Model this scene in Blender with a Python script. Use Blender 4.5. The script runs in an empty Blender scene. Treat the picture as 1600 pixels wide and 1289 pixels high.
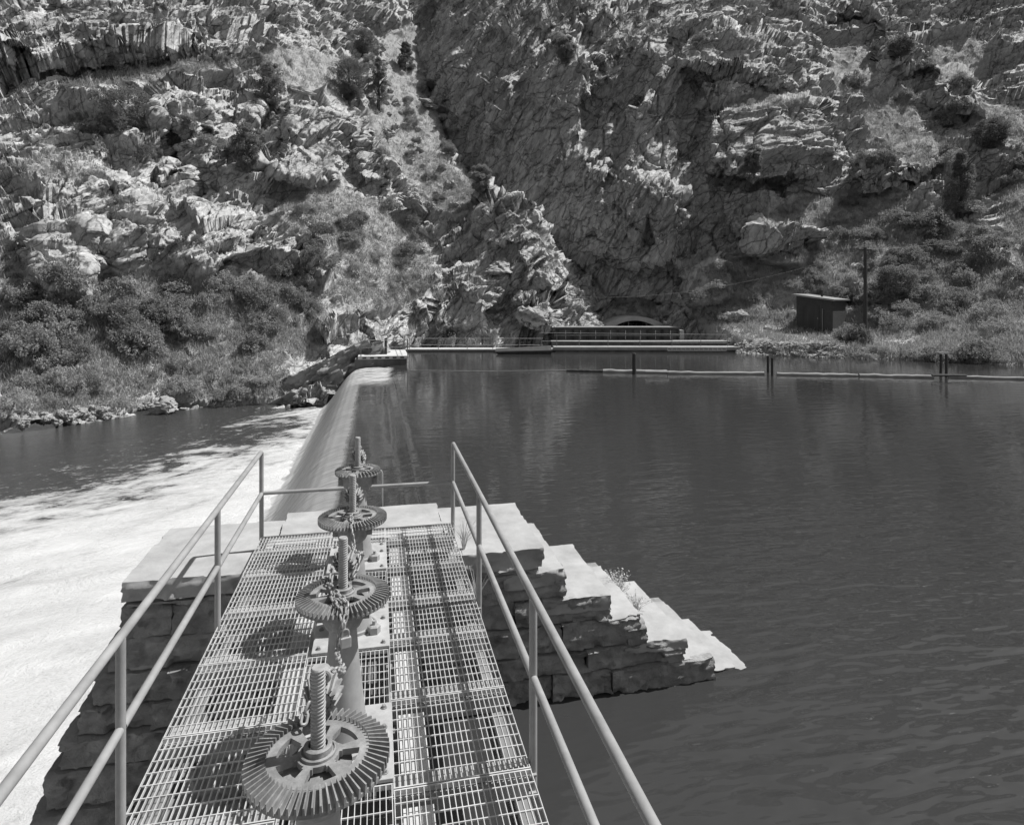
import bpy, bmesh, math, random
import numpy as np
from mathutils import Vector, Matrix

# ------------------------------------------------------------------ camera, sky, sun, exposure
R = math.radians
scene = bpy.context.scene
F = 990.0            # focal length in pixels of the 1600 px wide photograph
CX, HY = 798.0, 468.0
H = 4.45             # camera height above the lake
YAW = R(11.86)       # the walkway runs 11.86 degrees left of the camera axis; world +Y is the walkway
cd = bpy.data.cameras.new('camera'); cam = bpy.data.objects.new('camera', cd)
scene.collection.objects.link(cam); scene.camera = cam
cam.location = (0, 0, H); cam.rotation_euler = (R(90), 0, -YAW)
cd.sensor_width = 36; cd.lens = 36 * F / 1600; cd.shift_x = 0.00125; cd.shift_y = -176.5 / 1600
cd.clip_start = 0.05; cd.clip_end = 2000
SUN_EL = R(58); SX, SY = 0.992, 0.09
n_ = math.hypot(SX, SY); SX /= n_; SY /= n_
sun_dir = Vector((SX * math.cos(SUN_EL), SY * math.cos(SUN_EL), math.sin(SUN_EL)))
sl = bpy.data.lights.new('sun', 'SUN'); sl.energy = 4.8; sl.angle = R(0.5); sl.color = (1, 0.995, 0.985)
so = bpy.data.objects.new('sun', sl); scene.collection.objects.link(so)
so.rotation_euler = sun_dir.to_track_quat('Z', 'Y').to_euler(); so.location = (30, 5, 60)
w = bpy.data.worlds.new('World'); scene.world = w; w.use_nodes = True
nt = w.node_tree; bg = nt.nodes['Background']
sky = nt.nodes.new('ShaderNodeTexSky'); sky.sky_type = 'NISHITA'; sky.sun_disc = False
sky.sun_elevation = SUN_EL; sky.sun_rotation = math.atan2(SX, SY)
bw = nt.nodes.new('ShaderNodeRGBToBW')          # black and white film
nt.links.new(sky.outputs[0], bw.inputs[0]); nt.links.new(bw.outputs[0], bg.inputs[0])
bg.inputs[1].default_value = 0.09
scene.view_settings.view_transform = 'Standard'; scene.view_settings.look = 'None'
scene.view_settings.exposure = 0.25; scene.view_settings.gamma = 1.0
scene.render.engine = 'CYCLES'
random.seed(7)
rng = np.random.default_rng(11)

# ------------------------------------------------------------------ coordinates
cY, sY = math.cos(YAW), math.sin(YAW)
def c2w(X, Y, Z):
    """camera-frame metres (right, ahead, up from the lake) -> world"""
    return (X * cY + Y * sY, -X * sY + Y * cY, Z)
def at(px, py, Y):
    """point seen at a pixel of the photograph at distance Y ahead"""
    return Vector(c2w((px - CX) / F * Y, Y, H - (py - HY) * Y / F))
def atz(px, py, z):
    Y = F * (H - z) / (py - HY)
    return at(px, py, Y)

# ------------------------------------------------------------------ object helpers
COL = scene.collection
def tag(o, label=None, cat=None, group=None, kind=None):
    if label: o['label'] = label
    if cat: o['category'] = cat
    if group: o['group'] = group
    if kind: o['kind'] = kind
    return o
def thing(name, label, cat, loc=(0, 0, 0), rotz=0, group=None):
    o = bpy.data.objects.new(name, None); COL.objects.link(o)
    o.location = loc; o.rotation_euler = (0, 0, rotz); o.empty_display_size = .2
    return tag(o, label, cat, group)
class MB:
    def __init__(s): s.v = []; s.f = []
    def add(s, verts, faces):
        n = len(s.v); s.v += [tuple(v) for v in verts]; s.f += [tuple(i + n for i in f) for f in faces]; return s
    def box(s, x0, x1, y0, y1, z0, z1, M=None):
        vs = [Vector((x, y, z)) for z in (z0, z1) for y in (y0, y1) for x in (x0, x1)]
        if M is not None: vs = [M @ v for v in vs]
        return s.add(vs, [(0, 2, 3, 1), (4, 5, 7, 6), (0, 1, 5, 4), (2, 6, 7, 3), (0, 4, 6, 2), (1, 3, 7, 5)])
    def lathe(s, prof, n=24, M=None, cap=True):
        vs = []
        for r, z in prof:
            for k in range(n):
                a = 2 * math.pi * k / n; vs.append(Vector((r * math.cos(a), r * math.sin(a), z)))
        fs = []
        for i in range(len(prof) - 1):
            for k in range(n):
                k2 = (k + 1) % n; fs.append((i * n + k, i * n + k2, (i + 1) * n + k2, (i + 1) * n + k))
        if cap:
            fs.append(tuple(range(n))[::-1]); fs.append(tuple(range((len(prof) - 1) * n, len(prof) * n)))
        if M is not None: vs = [M @ v for v in vs]
        return s.add(vs, fs)
    def tube(s, pts, r, n=10, closed=False, cap=True):
        pts = [Vector(p) for p in pts]; N = len(pts); vs = []; up = None
        rs = r if isinstance(r, (list, tuple)) else [r] * N
        for i, p in enumerate(pts):
            if closed: d = pts[(i + 1) % N] - pts[i - 1]
            else: d = pts[min(i + 1, N - 1)] - pts[max(i - 1, 0)]
            d.normalize()
            if up is None:
                up = Vector((0, 0, 1)) if abs(d.z) < .9 else Vector((1, 0, 0))
            a = up - d * up.dot(d)
            if a.length < 1e-4: a = d.orthogonal()
            a.normalize(); b = d.cross(a); up = a
            for k in range(n):
                t = 2 * math.pi * k / n; vs.append(p + (a * math.cos(t) + b * math.sin(t)) * rs[i])
        fs = []
        for i in range(N if closed else N - 1):
            j = (i + 1) % N
            for k in range(n):
                k2 = (k + 1) % n; fs.append((i * n + k, i * n + k2, j * n + k2, j * n + k))
        if cap and not closed:
            fs.append(tuple(range(n))[::-1]); fs.append(tuple(range((N - 1) * n, N * n)))
        return s.add(vs, fs)
    def build(s, name, m, parent=None, smooth=False, bevel=0):
        me = bpy.data.meshes.new(name); me.from_pydata(s.v, [], s.f); me.update()
        if m: me.materials.append(m)
        if smooth:
            me.polygons.foreach_set('use_smooth', [True] * len(me.polygons))
        o = bpy.data.objects.new(name, me); COL.objects.link(o)
        if smooth:
            try: me.set_sharp_from_angle(angle=R(40))
            except Exception: pass
        if parent: o.parent = parent
        if bevel:
            b = o.modifiers.new('bevel', 'BEVEL'); b.width = bevel; b.segments = 2
        return o
def npmesh(name, V, Fq, m, attrs=None, smooth=False):
    me = bpy.data.meshes.new(name)
    V = np.asarray(V, np.float32); Fq = np.asarray(Fq, np.int32); k = Fq.shape[1]
    me.vertices.add(len(V)); me.vertices.foreach_set('co', V.ravel())
    me.loops.add(Fq.size); me.loops.foreach_set('vertex_index', Fq.ravel())
    me.polygons.add(len(Fq)); me.polygons.foreach_set('loop_start', np.arange(0, Fq.size, k, dtype=np.int32))
    if smooth: me.polygons.foreach_set('use_smooth', np.ones(len(Fq), bool))
    me.update(calc_edges=True)
    if attrs:
        for an, arr in attrs.items():
            a = me.attributes.new(an, 'FLOAT', 'POINT'); a.data.foreach_set('value', np.asarray(arr, np.float32).ravel())
    me.materials.append(m)
    o = bpy.data.objects.new(name, me); COL.objects.link(o); return o

# ------------------------------------------------------------------ numpy noise
def hsh(ix, iy, iz, seed):
    h = (ix.astype(np.uint32) * np.uint32(374761393) + iy.astype(np.uint32) * np.uint32(668265263)
         + iz.astype(np.uint32) * np.uint32(2147483647 - 58) + np.uint32(seed * 974711 % 4294967291))
    h = (h ^ (h >> np.uint32(13))) * np.uint32(1274126177)
    h = (h ^ (h >> np.uint32(16))) * np.uint32(2246822519)
    h = h ^ (h >> np.uint32(15))
    return (h & np.uint32(0xffffff)).astype(np.float32) / 16777216.0
def vnoise(P, scale, seed=0):
    q = P / scale; i = np.floor(q).astype(np.int64); f = (q - i).astype(np.float32); f = f * f * (3 - 2 * f)
    r = 0
    for dx in (0, 1):
        for dy in (0, 1):
            for dz in (0, 1):
                wgt = (f[..., 0] if dx else 1 - f[..., 0]) * (f[..., 1] if dy else 1 - f[..., 1]) * (f[..., 2] if dz else 1 - f[..., 2])
                r = r + wgt * hsh(i[..., 0] + dx, i[..., 1] + dy, i[..., 2] + dz, seed)
    return r * 2 - 1
def fbm(P, scale, octv=4, seed=0, ridged=False):
    a = 1.0; t = 0; s = 0
    for k in range(octv):
        n = vnoise(P, scale / 2 ** k, seed + k * 17)
        if ridged: n = 1 - 2 * np.abs(n)
        t = t + a * n; s += a; a *= .5
    return t / s
def cells(P, scale, seed=0, tilt=1.0, edge=False):
    """fractured blocks: every Voronoi cell is a plane with its own offset and tilt (about -1..1)"""
    q = P / np.asarray(scale, np.float64); b = np.floor(q - .5).astype(np.int64)
    best = np.full(q.shape[:-1], 1e9, np.float32); out = np.zeros_like(best); sec = best.copy()
    for dx in (0, 1):
        for dy in (0, 1):
            for dz in (0, 1):
                ix, iy, iz = b[..., 0] + dx, b[..., 1] + dy, b[..., 2] + dz
                cx = ix + .12 + .76 * hsh(ix, iy, iz, seed + 1); cy = iy + .12 + .76 * hsh(ix, iy, iz, seed + 2)
                cz = iz + .12 + .76 * hsh(ix, iy, iz, seed + 3)
                ex, ey, ez = q[..., 0] - cx, q[..., 1] - cy, q[..., 2] - cz
                d = ex * ex + ey * ey + ez * ez; m = d < best
                v = (hsh(ix, iy, iz, seed + 4) * 2 - 1) + tilt * (ex * (hsh(ix, iy, iz, seed + 5) * 2 - 1)
                     + ey * (hsh(ix, iy, iz, seed + 6) * 2 - 1) + ez * (hsh(ix, iy, iz, seed + 7) * 2 - 1)) * 1.6
                sec = np.where(m, best, np.minimum(sec, d)); out = np.where(m, v, out); best = np.where(m, d, best)
    if edge: return out, np.sqrt(sec) - np.sqrt(best)
    return out
def joints(P, th, w, seed, tilt=.8):
    """rock broken along bedding (dipping th degrees in the hillside) and two joint sets: an offset and a tilt for every block"""
    c_, s_ = math.cos(R(th)), math.sin(R(th))
    a = -s_ * P[..., 0] + c_ * P[..., 2] + .30 * P[..., 1]; b = c_ * P[..., 0] + s_ * P[..., 2]; c = P[..., 1] - .3 * P[..., 2]
    a = a / w[0] + .45 * vnoise(P, w[0] * 5, seed + 40); b = b / w[1]; c = c / w[2]
    ia = np.floor(a).astype(np.int64); z = np.zeros_like(ia)
    b = b + hsh(ia, z, z, seed + 1) * 7; b = b + .25 * vnoise(P, w[1] * 1.5, seed + 41); ib = np.floor(b).astype(np.int64)
    c = c + hsh(ia, ib, z, seed + 2) * 5; ic = np.floor(c).astype(np.int64)
    fa, fb = a - ia - .5, b - ib - .5
    return (hsh(ia, ib, ic, seed + 3) * 2 - 1) + tilt * (fa * (hsh(ia, ib, ic, seed + 4) * 2 - 1.4) + fb * (hsh(ia, ib, ic, seed + 5) * 2 - 1)) * 1.5
def rotm(ax, deg):
    return np.array(Matrix.Rotation(R(deg), 3, ax))
def sst(a, b, x):
    t = np.clip((x - a) / (b - a), 0, 1); return t * t * (3 - 2 * t)

# ------------------------------------------------------------------ materials
def g(v): return (v, v, v, 1)
class NT:
    def __init__(s, name):
        s.m = bpy.data.materials.new(name); s.m.use_nodes = True; s.t = s.m.node_tree
        s.p = s.t.nodes['Principled BSDF']; s.p.inputs['Specular IOR Level'].default_value = .3
        s.tc = s.t.nodes.new('ShaderNodeTexCoord')
    def n(s, typ, **kw):
        nd = s.t.nodes.new(typ)
        for k, v in kw.items():
            if isinstance(k, str) and k.startswith('i_'): nd.inputs[k[2:].replace('_', ' ')].default_value = v
            else: setattr(nd, k, v)
        return nd
    def l(s, a, b): s.t.links.new(a, b)
    def co(s, scale=(1, 1, 1), rot=(0, 0, 0), src='Object'):
        mp = s.n('ShaderNodeMapping'); mp.vector_type = 'TEXTURE'; mp.inputs['Scale'].default_value = tuple(1 / q for q in scale); mp.inputs['Rotation'].default_value = rot
        s.l(s.tc.outputs[src], mp.inputs[0]); return mp.outputs[0]
    def noise(s, scale, detail=6, rough=.6, vec=None, dist=0):
        nd = s.n('ShaderNodeTexNoise'); nd.inputs['Scale'].default_value = scale; nd.inputs['Detail'].default_value = detail
        nd.inputs['Roughness'].default_value = rough; nd.inputs['Distortion'].default_value = dist
        s.l(vec if vec is not None else s.tc.outputs['Object'], nd.inputs['Vector']); return nd.outputs[0]
    def voro(s, scale, feature='F1', vec=None, rnd=1):
        nd = s.n('ShaderNodeTexVoronoi'); nd.feature = feature; nd.inputs['Scale'].default_value = scale
        nd.inputs['Randomness'].default_value = rnd
        s.l(vec if vec is not None else s.tc.outputs['Object'], nd.inputs['Vector']); return nd
    def ramp(s, src, stops, interp='LINEAR'):
        nd = s.n('ShaderNodeValToRGB'); nd.color_ramp.interpolation = interp; e = nd.color_ramp.elements
        while len(e) < len(stops): e.new(.5)
        for el, (p, c) in zip(e, stops): el.position = p; el.color = g(c)
        s.l(src, nd.inputs[0]); return nd.outputs[0]
    def math(s, op, a, b=None, c=None, clamp=False):
        nd = s.n('ShaderNodeMath'); nd.operation = op; nd.use_clamp = clamp
        for i, x in enumerate((a, b, c)):
            if x is None: continue
            if isinstance(x, (int, float)): nd.inputs[i].default_value = x
            else: s.l(x, nd.inputs[i])
        return nd.outputs[0]
    def mix(s, fac, a, b):
        nd = s.n('ShaderNodeMix'); nd.data_type = 'FLOAT'
        for i, x in ((0, fac), (2, a), (3, b)):
            if isinstance(x, (int, float)): nd.inputs[i].default_value = x
            else: s.l(x, nd.inputs[i])
        return nd.outputs[0]
    def attr(s, name):
        nd = s.n('ShaderNodeAttribute'); nd.attribute_name = name; return nd.outputs['Fac']
    def base(s, x): s.l(x, s.p.inputs['Base Color'])
    def bump(s, h, strength=.5, dist=.05, prev=None):
        b = s.n('ShaderNodeBump'); b.inputs['Strength'].default_value = strength; b.inputs['Distance'].default_value = dist
        s.l(h, b.inputs['Height'])
        if prev is not None: s.l(prev, b.inputs['Normal'])
        return b.outputs[0]
    def normal(s, x): s.l(x, s.p.inputs['Normal'])
    def set(s, **kw):
        for k, v in kw.items(): s.p.inputs[k.replace('_', ' ')].default_value = v
        return s
def simple(name, lo, hi, scale=8, rough=.7, metal=0, bump=.15, bdist=.01, detail=6, stretch=(1, 1, 1)):
    a = NT(name); v = a.co(stretch); n = a.noise(scale, detail, .65, v); a.base(a.ramp(n, [(.32, lo), (.68, hi)]))
    a.set(Roughness=rough, Metallic=metal)
    if bump: a.normal(a.bump(a.noise(scale * 4, 5, .6, v), bump, bdist))
    return a.m

def terrain_mat():
    a = NT('rock_hillside')
    rock, var = a.attr('rock'), a.attr('varnish')
    big = a.noise(.25, 5, .6); mid = a.noise(1.3, 8, .72); fine = a.noise(7, 6, .7)
    vec = a.co((1.2, 1, .35), (0, R(28), R(10)))
    streak = a.noise(1.6, 7, .7, vec, .6)
    rc = a.ramp(mid, [(.30, .24), (.47, .42), (.60, .52), (.75, .64)])
    rc = a.math('MULTIPLY', rc, a.ramp(streak, [(.3, .72), (.65, 1.12)]))
    rc = a.math('MULTIPLY', rc, a.ramp(big, [(.3, .85), (.7, 1.12)]))
    vc = a.ramp(streak, [(.30, .25), (.50, .38), (.62, .47), (.70, .60)])
    rc = a.mix(var, rc, vc)
    rot_ = (0, R(-38), R(10))
    for sc_, st_, wd_, dk in ((.32, (.5, .8, 1.6), .030, .35), (.9, (.4, .8, 1.5), .045, .5)):
        cv = a.n('ShaderNodeVectorMath', operation='ADD'); cn = a.n('ShaderNodeTexNoise'); cn.inputs['Scale'].default_value = .9; cn.inputs['Detail'].default_value = 5
        a.l(a.tc.outputs['Object'], cn.inputs['Vector']); cs_ = a.n('ShaderNodeVectorMath', operation='SCALE'); cs_.inputs['Scale'].default_value = .9; a.l(cn.outputs['Color'], cs_.inputs[0])
        a.l(a.tc.outputs['Object'], cv.inputs[0]); a.l(cs_.outputs[0], cv.inputs[1])
        mp = a.n('ShaderNodeMapping'); mp.vector_type = 'TEXTURE'; mp.inputs['Scale'].default_value = tuple(1 / q for q in st_); mp.inputs['Rotation'].default_value = rot_; a.l(cv.outputs[0], mp.inputs[0])
        rc = a.math('MULTIPLY', rc, a.ramp(a.voro(sc_, 'DISTANCE_TO_EDGE', mp.outputs[0]).outputs[0], [(0, dk), (wd_, 1)]))
        rot_ = (0, R(-75), R(-15))
    sc = a.math('MULTIPLY', a.ramp(fine, [(.3, .20), (.5, .32), (.7, .45)]), a.ramp(mid, [(.3, .8), (.7, 1.15)]))
    a.base(a.mix(rock, sc, rc)); a.set(Roughness=.92); a.p.inputs['Specular IOR Level'].default_value = .15
    # broken facets: every fracture cell gets its own slightly turned normal
    geo = a.n('ShaderNodeNewGeometry')
    wv = a.n('ShaderNodeVectorMath', operation='ADD'); wn = a.n('ShaderNodeTexNoise'); wn.inputs['Scale'].default_value = 1.6; wn.inputs['Detail'].default_value = 3
    a.l(a.tc.outputs['Object'], wn.inputs['Vector']); ws = a.n('ShaderNodeVectorMath', operation='SCALE'); ws.inputs['Scale'].default_value = .45
    a.l(wn.outputs['Color'], ws.inputs[0]); a.l(a.tc.outputs['Object'], wv.inputs[0]); a.l(ws.outputs[0], wv.inputs[1])
    def facet(scale, mp_scale, rot, k, seedoff):
        mp = a.n('ShaderNodeMapping'); mp.vector_type = 'TEXTURE'; mp.inputs['Scale'].default_value = tuple(1 / q for q in mp_scale); mp.inputs['Rotation'].default_value = rot; mp.inputs['Location'].default_value = (seedoff, 0, 0)
        a.l(wv.outputs[0], mp.inputs[0]); v = a.voro(scale, 'F1', mp.outputs[0])
        sb = a.n('ShaderNodeVectorMath', operation='SUBTRACT'); sb.inputs[1].default_value = (.5, .5, .5); a.l(v.outputs['Color'], sb.inputs[0])
        sc_ = a.n('ShaderNodeVectorMath', operation='SCALE'); a.l(sb.outputs[0], sc_.inputs[0]); a.l(a.math('MULTIPLY', a.math('ADD', a.math('MULTIPLY', rock, .8), .2), k), sc_.inputs['Scale']); return sc_.outputs[0], v
    f1, v1 = facet(.50, (.45, .8, 1.3), (0, R(-38), R(10)), .85, 0)
    f2, v2 = facet(2.6, (.45, .8, 1.2), (0, R(-48), R(-10)), .70, 5)
    f3, v3 = facet(7.5, (.5, .8, 1.2), (0, R(-30), 0), .35, 9)
    b = a.bump(a.noise(4, 8, .7, a.co((.4, 1.2, 2.0), (0, R(-38), 0))), .45, .10); b = a.bump(fine, .3, .03, b)
    cur = b
    for f_ in (f1, f2, f3):
        ad = a.n('ShaderNodeVectorMath', operation='ADD'); a.l(cur, ad.inputs[0]); a.l(f_, ad.inputs[1]); cur = ad.outputs[0]
    s2 = ad
    nn = a.n('ShaderNodeVectorMath', operation='NORMALIZE'); a.l(s2.outputs[0], nn.inputs[0]); a.normal(nn.outputs[0]); return a.m
M_terr = terrain_mat()
def stone_mat(name, lo, hi, sc=3, bd=.03):
    a = NT(name); n = a.noise(sc, 9, .7); st = a.noise(sc * .5, 4, .6, a.co((1, 1, 3)))
    c = a.math('MULTIPLY', a.ramp(n, [(.3, lo), (.7, hi)]), a.ramp(st, [(.3, .75), (.7, 1.15)]))
    a.base(c); a.set(Roughness=.9); b = a.bump(a.noise(sc * 4, 8, .75), .8, bd)
    v = a.voro(sc * 3, 'DISTANCE_TO_EDGE'); a.normal(a.bump(a.ramp(v.outputs[0], [(0, 0), (.05, 1)]), .25, bd * .4, b)); return a.m
M_boulder = stone_mat('boulder_stone', .24, .48, 1.6, .06)
M_mason = stone_mat('masonry_stone', .20, .42, 2.5, .04)
M_terr2 = stone_mat('outcrop_stone', .26, .50, .9, .12)
M_slab = simple('coping_stone', .29, .43, 2.6, .88, bump=.5, bdist=.012, detail=12)
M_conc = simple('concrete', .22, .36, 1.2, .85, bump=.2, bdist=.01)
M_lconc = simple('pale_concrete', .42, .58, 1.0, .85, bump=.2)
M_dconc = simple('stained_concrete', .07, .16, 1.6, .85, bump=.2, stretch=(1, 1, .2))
M_rail = simple('rail_paint', .23, .34, 5, .55, bump=.15, bdist=.002, detail=12)
def iron_mat():
    a = NT('cast_iron'); n = a.noise(9, 9, .75); c = a.ramp(n, [(.34, .14), (.52, .23), (.66, .33)])
    oi = a.n('ShaderNodeObjectInfo'); ch = a.ramp(a.noise(13, 8, .8), [(.60, 0), (.66, 1)]); gate = a.ramp(a.noise(2.6, 3, .5), [(.50, 0), (.60, 1)])
    a.base(a.mix(a.math('MULTIPLY', ch, gate), c, .48)); a.set(Roughness=.6); a.l(a.ramp(n, [(.3, .45), (.7, .75)]), a.p.inputs['Roughness'])
    b = a.bump(a.noise(60, 4, .6), .4, .003); a.normal(a.bump(n, .5, .004, b)); return a.m
M_iron = iron_mat()
M_cast = simple('painted_pedestal', .26, .34, 9, .65, bump=.2, bdist=.003)
M_screw = simple('greased_screw', .26, .40, 20, .5, bump=.1, bdist=.002)
M_chain = simple('chain_steel', .22, .40, 30, .55, metal=.2, bump=.1, bdist=.001)
M_grate = simple('galvanised_steel', .46, .66, 6, .5, metal=.15, bump=.05, bdist=.001)
M_beam = simple('beam_steel', .16, .24, 5, .6, bump=.1)
M_beam2 = simple('cross_beam_steel', .26, .38, 4, .6, bump=.1)
M_plate = simple('base_plate_steel', .30, .46, 7, .6, bump=.2, bdist=.003)
M_dry = simple('dry_stalks', .45, .65, 8, .8, bump=0)
M_plank = simple('walkway_ledge', .40, .56, 6, .8, bump=.1)
M_wood = simple('weathered_wood', .20, .34, 4, .85, bump=.4, stretch=(.15, 1, 1))
M_dwood = simple('dark_timber', .035, .07, 4, .85, bump=.3, stretch=(1, 1, .2))
M_pole = simple('creosoted_pole', .05, .09, 5, .85, bump=.3, stretch=(1, 1, .1))
M_shed = simple('shed_cladding', .055, .085, 5, .75, bump=.1)
M_shedl = simple('shed_roofing', .20, .30, 4, .7, bump=.1)
M_black = simple('tunnel_shade_black', .008, .015, 3, .95, bump=0)  # near-black colour standing in for the shade inside the tunnel
M_lamp = simple('lamp_metal', .62, .75, 9, .4, bump=0)
def leaf_mat(name, lo, hi):
    a = NT(name); oi = a.n('ShaderNodeObjectInfo'); n = a.noise(1.5, 4, .6)
    c = a.math('MULTIPLY', a.ramp(n, [(.3, lo), (.7, hi)]), a.ramp(oi.outputs['Random'], [(0, .75), (1, 1.2)]))
    a.base(c); a.set(Roughness=.8); a.p.inputs['Specular IOR Level'].default_value = .1
    tr = a.n('ShaderNodeBsdfTranslucent'); a.l(c, tr.inputs[0]); mx = a.n('ShaderNodeMixShader'); mx.inputs[0].default_value = .42
    a.l(a.p.outputs[0], mx.inputs[1]); a.l(tr.outputs[0], mx.inputs[2]); a.l(mx.outputs[0], a.t.nodes['Material Output'].inputs[0]); return a.m
M_leaf = leaf_mat('scrub_leaves', .22, .36)
M_leafd = leaf_mat('juniper_leaves', .17, .26)
M_leafl = leaf_mat('dry_grass', .30, .46)
M_bark = simple('bark', .06, .12, 8, .9, bump=.3)

# ------------------------------------------------------------------ water
def ripples(a):
    vec = a.n('ShaderNodeMapping'); vec.inputs['Rotation'].default_value = (0, 0, YAW + R(-16)); vec.inputs['Scale'].default_value = (.55, 1.5, 1)
    a.l(a.tc.outputs['Object'], vec.inputs[0])
    n1 = a.noise(2.0, 2, .5, vec.outputs[0], .15); n2 = a.noise(.6, 2, .5, vec.outputs[0], .2); n3 = a.noise(8, 3, .5, vec.outputs[0])
    sx = a.n('ShaderNodeSeparateXYZ'); a.l(a.tc.outputs['Object'], sx.inputs[0])
    # the current swings round the nose of the pier: livelier water close to the walkway on the lake side
    nr = a.math('MULTIPLY', a.ramp(a.math('DIVIDE', sx.outputs[1], 40), [(.14, 1), (.34, .12), (.6, .08)]), a.ramp(a.math('DIVIDE', sx.outputs[0], 12), [(.1, .25), (.45, 1)]))
    big = a.n('ShaderNodeBump'); big.inputs['Distance'].default_value = .05; a.l(n2, big.inputs['Height']); a.l(a.math('ADD', a.math('MULTIPLY', nr, .8), .12), big.inputs['Strength'])
    md = a.n('ShaderNodeBump'); md.inputs['Distance'].default_value = .045; a.l(n1, md.inputs['Height']); a.l(a.math('ADD', a.math('MULTIPLY', nr, 2.1), .14), md.inputs['Strength']); a.l(big.outputs[0], md.inputs['Normal'])
    return a.bump(n3, .25, .005, md.outputs[0]), sx
def lake_mat():
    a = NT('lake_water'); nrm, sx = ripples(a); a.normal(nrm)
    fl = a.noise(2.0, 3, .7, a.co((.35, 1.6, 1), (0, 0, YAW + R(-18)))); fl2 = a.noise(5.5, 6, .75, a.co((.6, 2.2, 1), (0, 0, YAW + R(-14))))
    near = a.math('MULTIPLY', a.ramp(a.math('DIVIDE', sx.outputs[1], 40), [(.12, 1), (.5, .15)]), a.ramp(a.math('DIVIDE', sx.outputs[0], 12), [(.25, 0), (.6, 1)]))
    sky_spk = a.math('MULTIPLY', a.ramp(fl2, [(.63, 0), (.67, 1)]), a.math('MULTIPLY', near, a.ramp(fl, [(.42, 0), (.55, 1)])))
    a.base(a.mix(a.math('MULTIPLY', sky_spk, .6), .038, .26))  # paler speckles in the base colour stand in for broken sky reflections
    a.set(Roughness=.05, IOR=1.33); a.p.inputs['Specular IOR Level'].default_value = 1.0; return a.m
M_lake = lake_mat()
def river_mat():
    a = NT('river_water_and_foam')
    sx = a.n('ShaderNodeSeparateXYZ'); a.l(a.tc.outputs['Object'], sx.inputs[0]); x, y = sx.outputs[0], sx.outputs[1]
    # foam edge: how far the white water reaches from the weir at each point along it
    e = a.math('MULTIPLY', a.ramp(a.math('DIVIDE', y, 50), [(.40, .96), (.475, .78), (.54, .63), (.66, .39), (.80, .245), (1, .2)]), -15)
    d = a.math('SUBTRACT', x, e)       # >0 towards the weir
    wv = a.co((1.0, .5, 1), (0, 0, R(-38)))
    n = a.noise(.30, 10, .74, wv, .6); n2 = a.noise(1.3, 9, .80, a.co((1.0, .45, 1), (0, 0, R(-62))), .4)
    s = a.math('ADD', a.math('MULTIPLY', d, .22), a.math('MULTIPLY', a.math('SUBTRACT', n, .5), 5.0))
    s = a.math('ADD', s, a.math('MULTIPLY', a.math('SUBTRACT', n2, .5), 5.5))
    m = a.ramp(a.math('ADD', a.math('MULTIPLY', s, .30), .5), [(.38, 0), (.50, .45), (.62, .8), (.85, 1)])
    fleck = a.math('MULTIPLY', a.ramp(a.noise(3.6, 7, .8, a.co((1.0, .6, 1), (0, 0, R(-60)))), [(.58, 0), (.66, .8)]), a.ramp(a.math('ADD', a.math('DIVIDE', d, 14), .8), [(.15, 0), (.6, 1)]))
    m = a.math('MAXIMUM', m, fleck, clamp=True)
    fc = a.ramp(a.noise(.8, 10, .78, a.co((1, .35, 1), (0, 0, R(-70))), .5), [(.32, .47), (.50, .58), (.68, .64)])
    a.base(a.mix(m, .05, fc)); a.l(a.mix(m, .12, .8), a.p.inputs['Roughness'])
    b = a.bump(a.noise(1.1, 9, .75, a.co((1, .5, 1), (0, 0, R(-70))), .4), .8, .25); a.normal(a.bump(n2, .5, .06, b)); return a.m
M_river = river_mat()
def spill_mat():
    a = NT('spillway_water')
    t, far = a.attr('fall'), a.attr('far')
    st = a.noise(3.0, 7, .7, a.co((.35, 2.6, .35), (0, 0, R(6))), .5)
    st2 = a.noise(1.0, 7, .75, a.co((.8, 2.4, 1)), .6)
    edge = a.math('ADD', t, a.math('MULTIPLY', a.math('SUBTRACT', a.noise(1.5, 5, .7, a.co((1, .35, 1))), .5), .10))
    white = a.ramp(edge, [(.46, 0), (.50, .50), (.62, .68), (.80, .9), (.95, 1)])
    c = a.math('MULTIPLY', a.ramp(st, [(.30, .30), (.5, .48), (.72, .70)]), 1.0)
    fw = a.math('MULTIPLY', far, a.ramp(st2, [(.36, .2), (.55, 1)]))
    m = a.math('MAXIMUM', a.math('MULTIPLY', white, 1.0), fw, clamp=True)
    a.base(a.mix(m, .038, c)); a.l(a.mix(m, .05, .6), a.p.inputs['Roughness']); a.p.inputs['IOR'].default_value = 1.33; a.p.inputs['Specular IOR Level'].default_value = 1.0
    rp, _ = ripples(a); b = a.n('ShaderNodeBump'); b.inputs['Distance'].default_value = .05; a.l(a.math('MULTIPLY', m, .6), b.inputs['Strength']); a.l(st, b.inputs['Height']); a.l(rp, b.inputs['Normal']); a.normal(b.outputs[0]); return a.m
M_spill = spill_mat()

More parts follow.
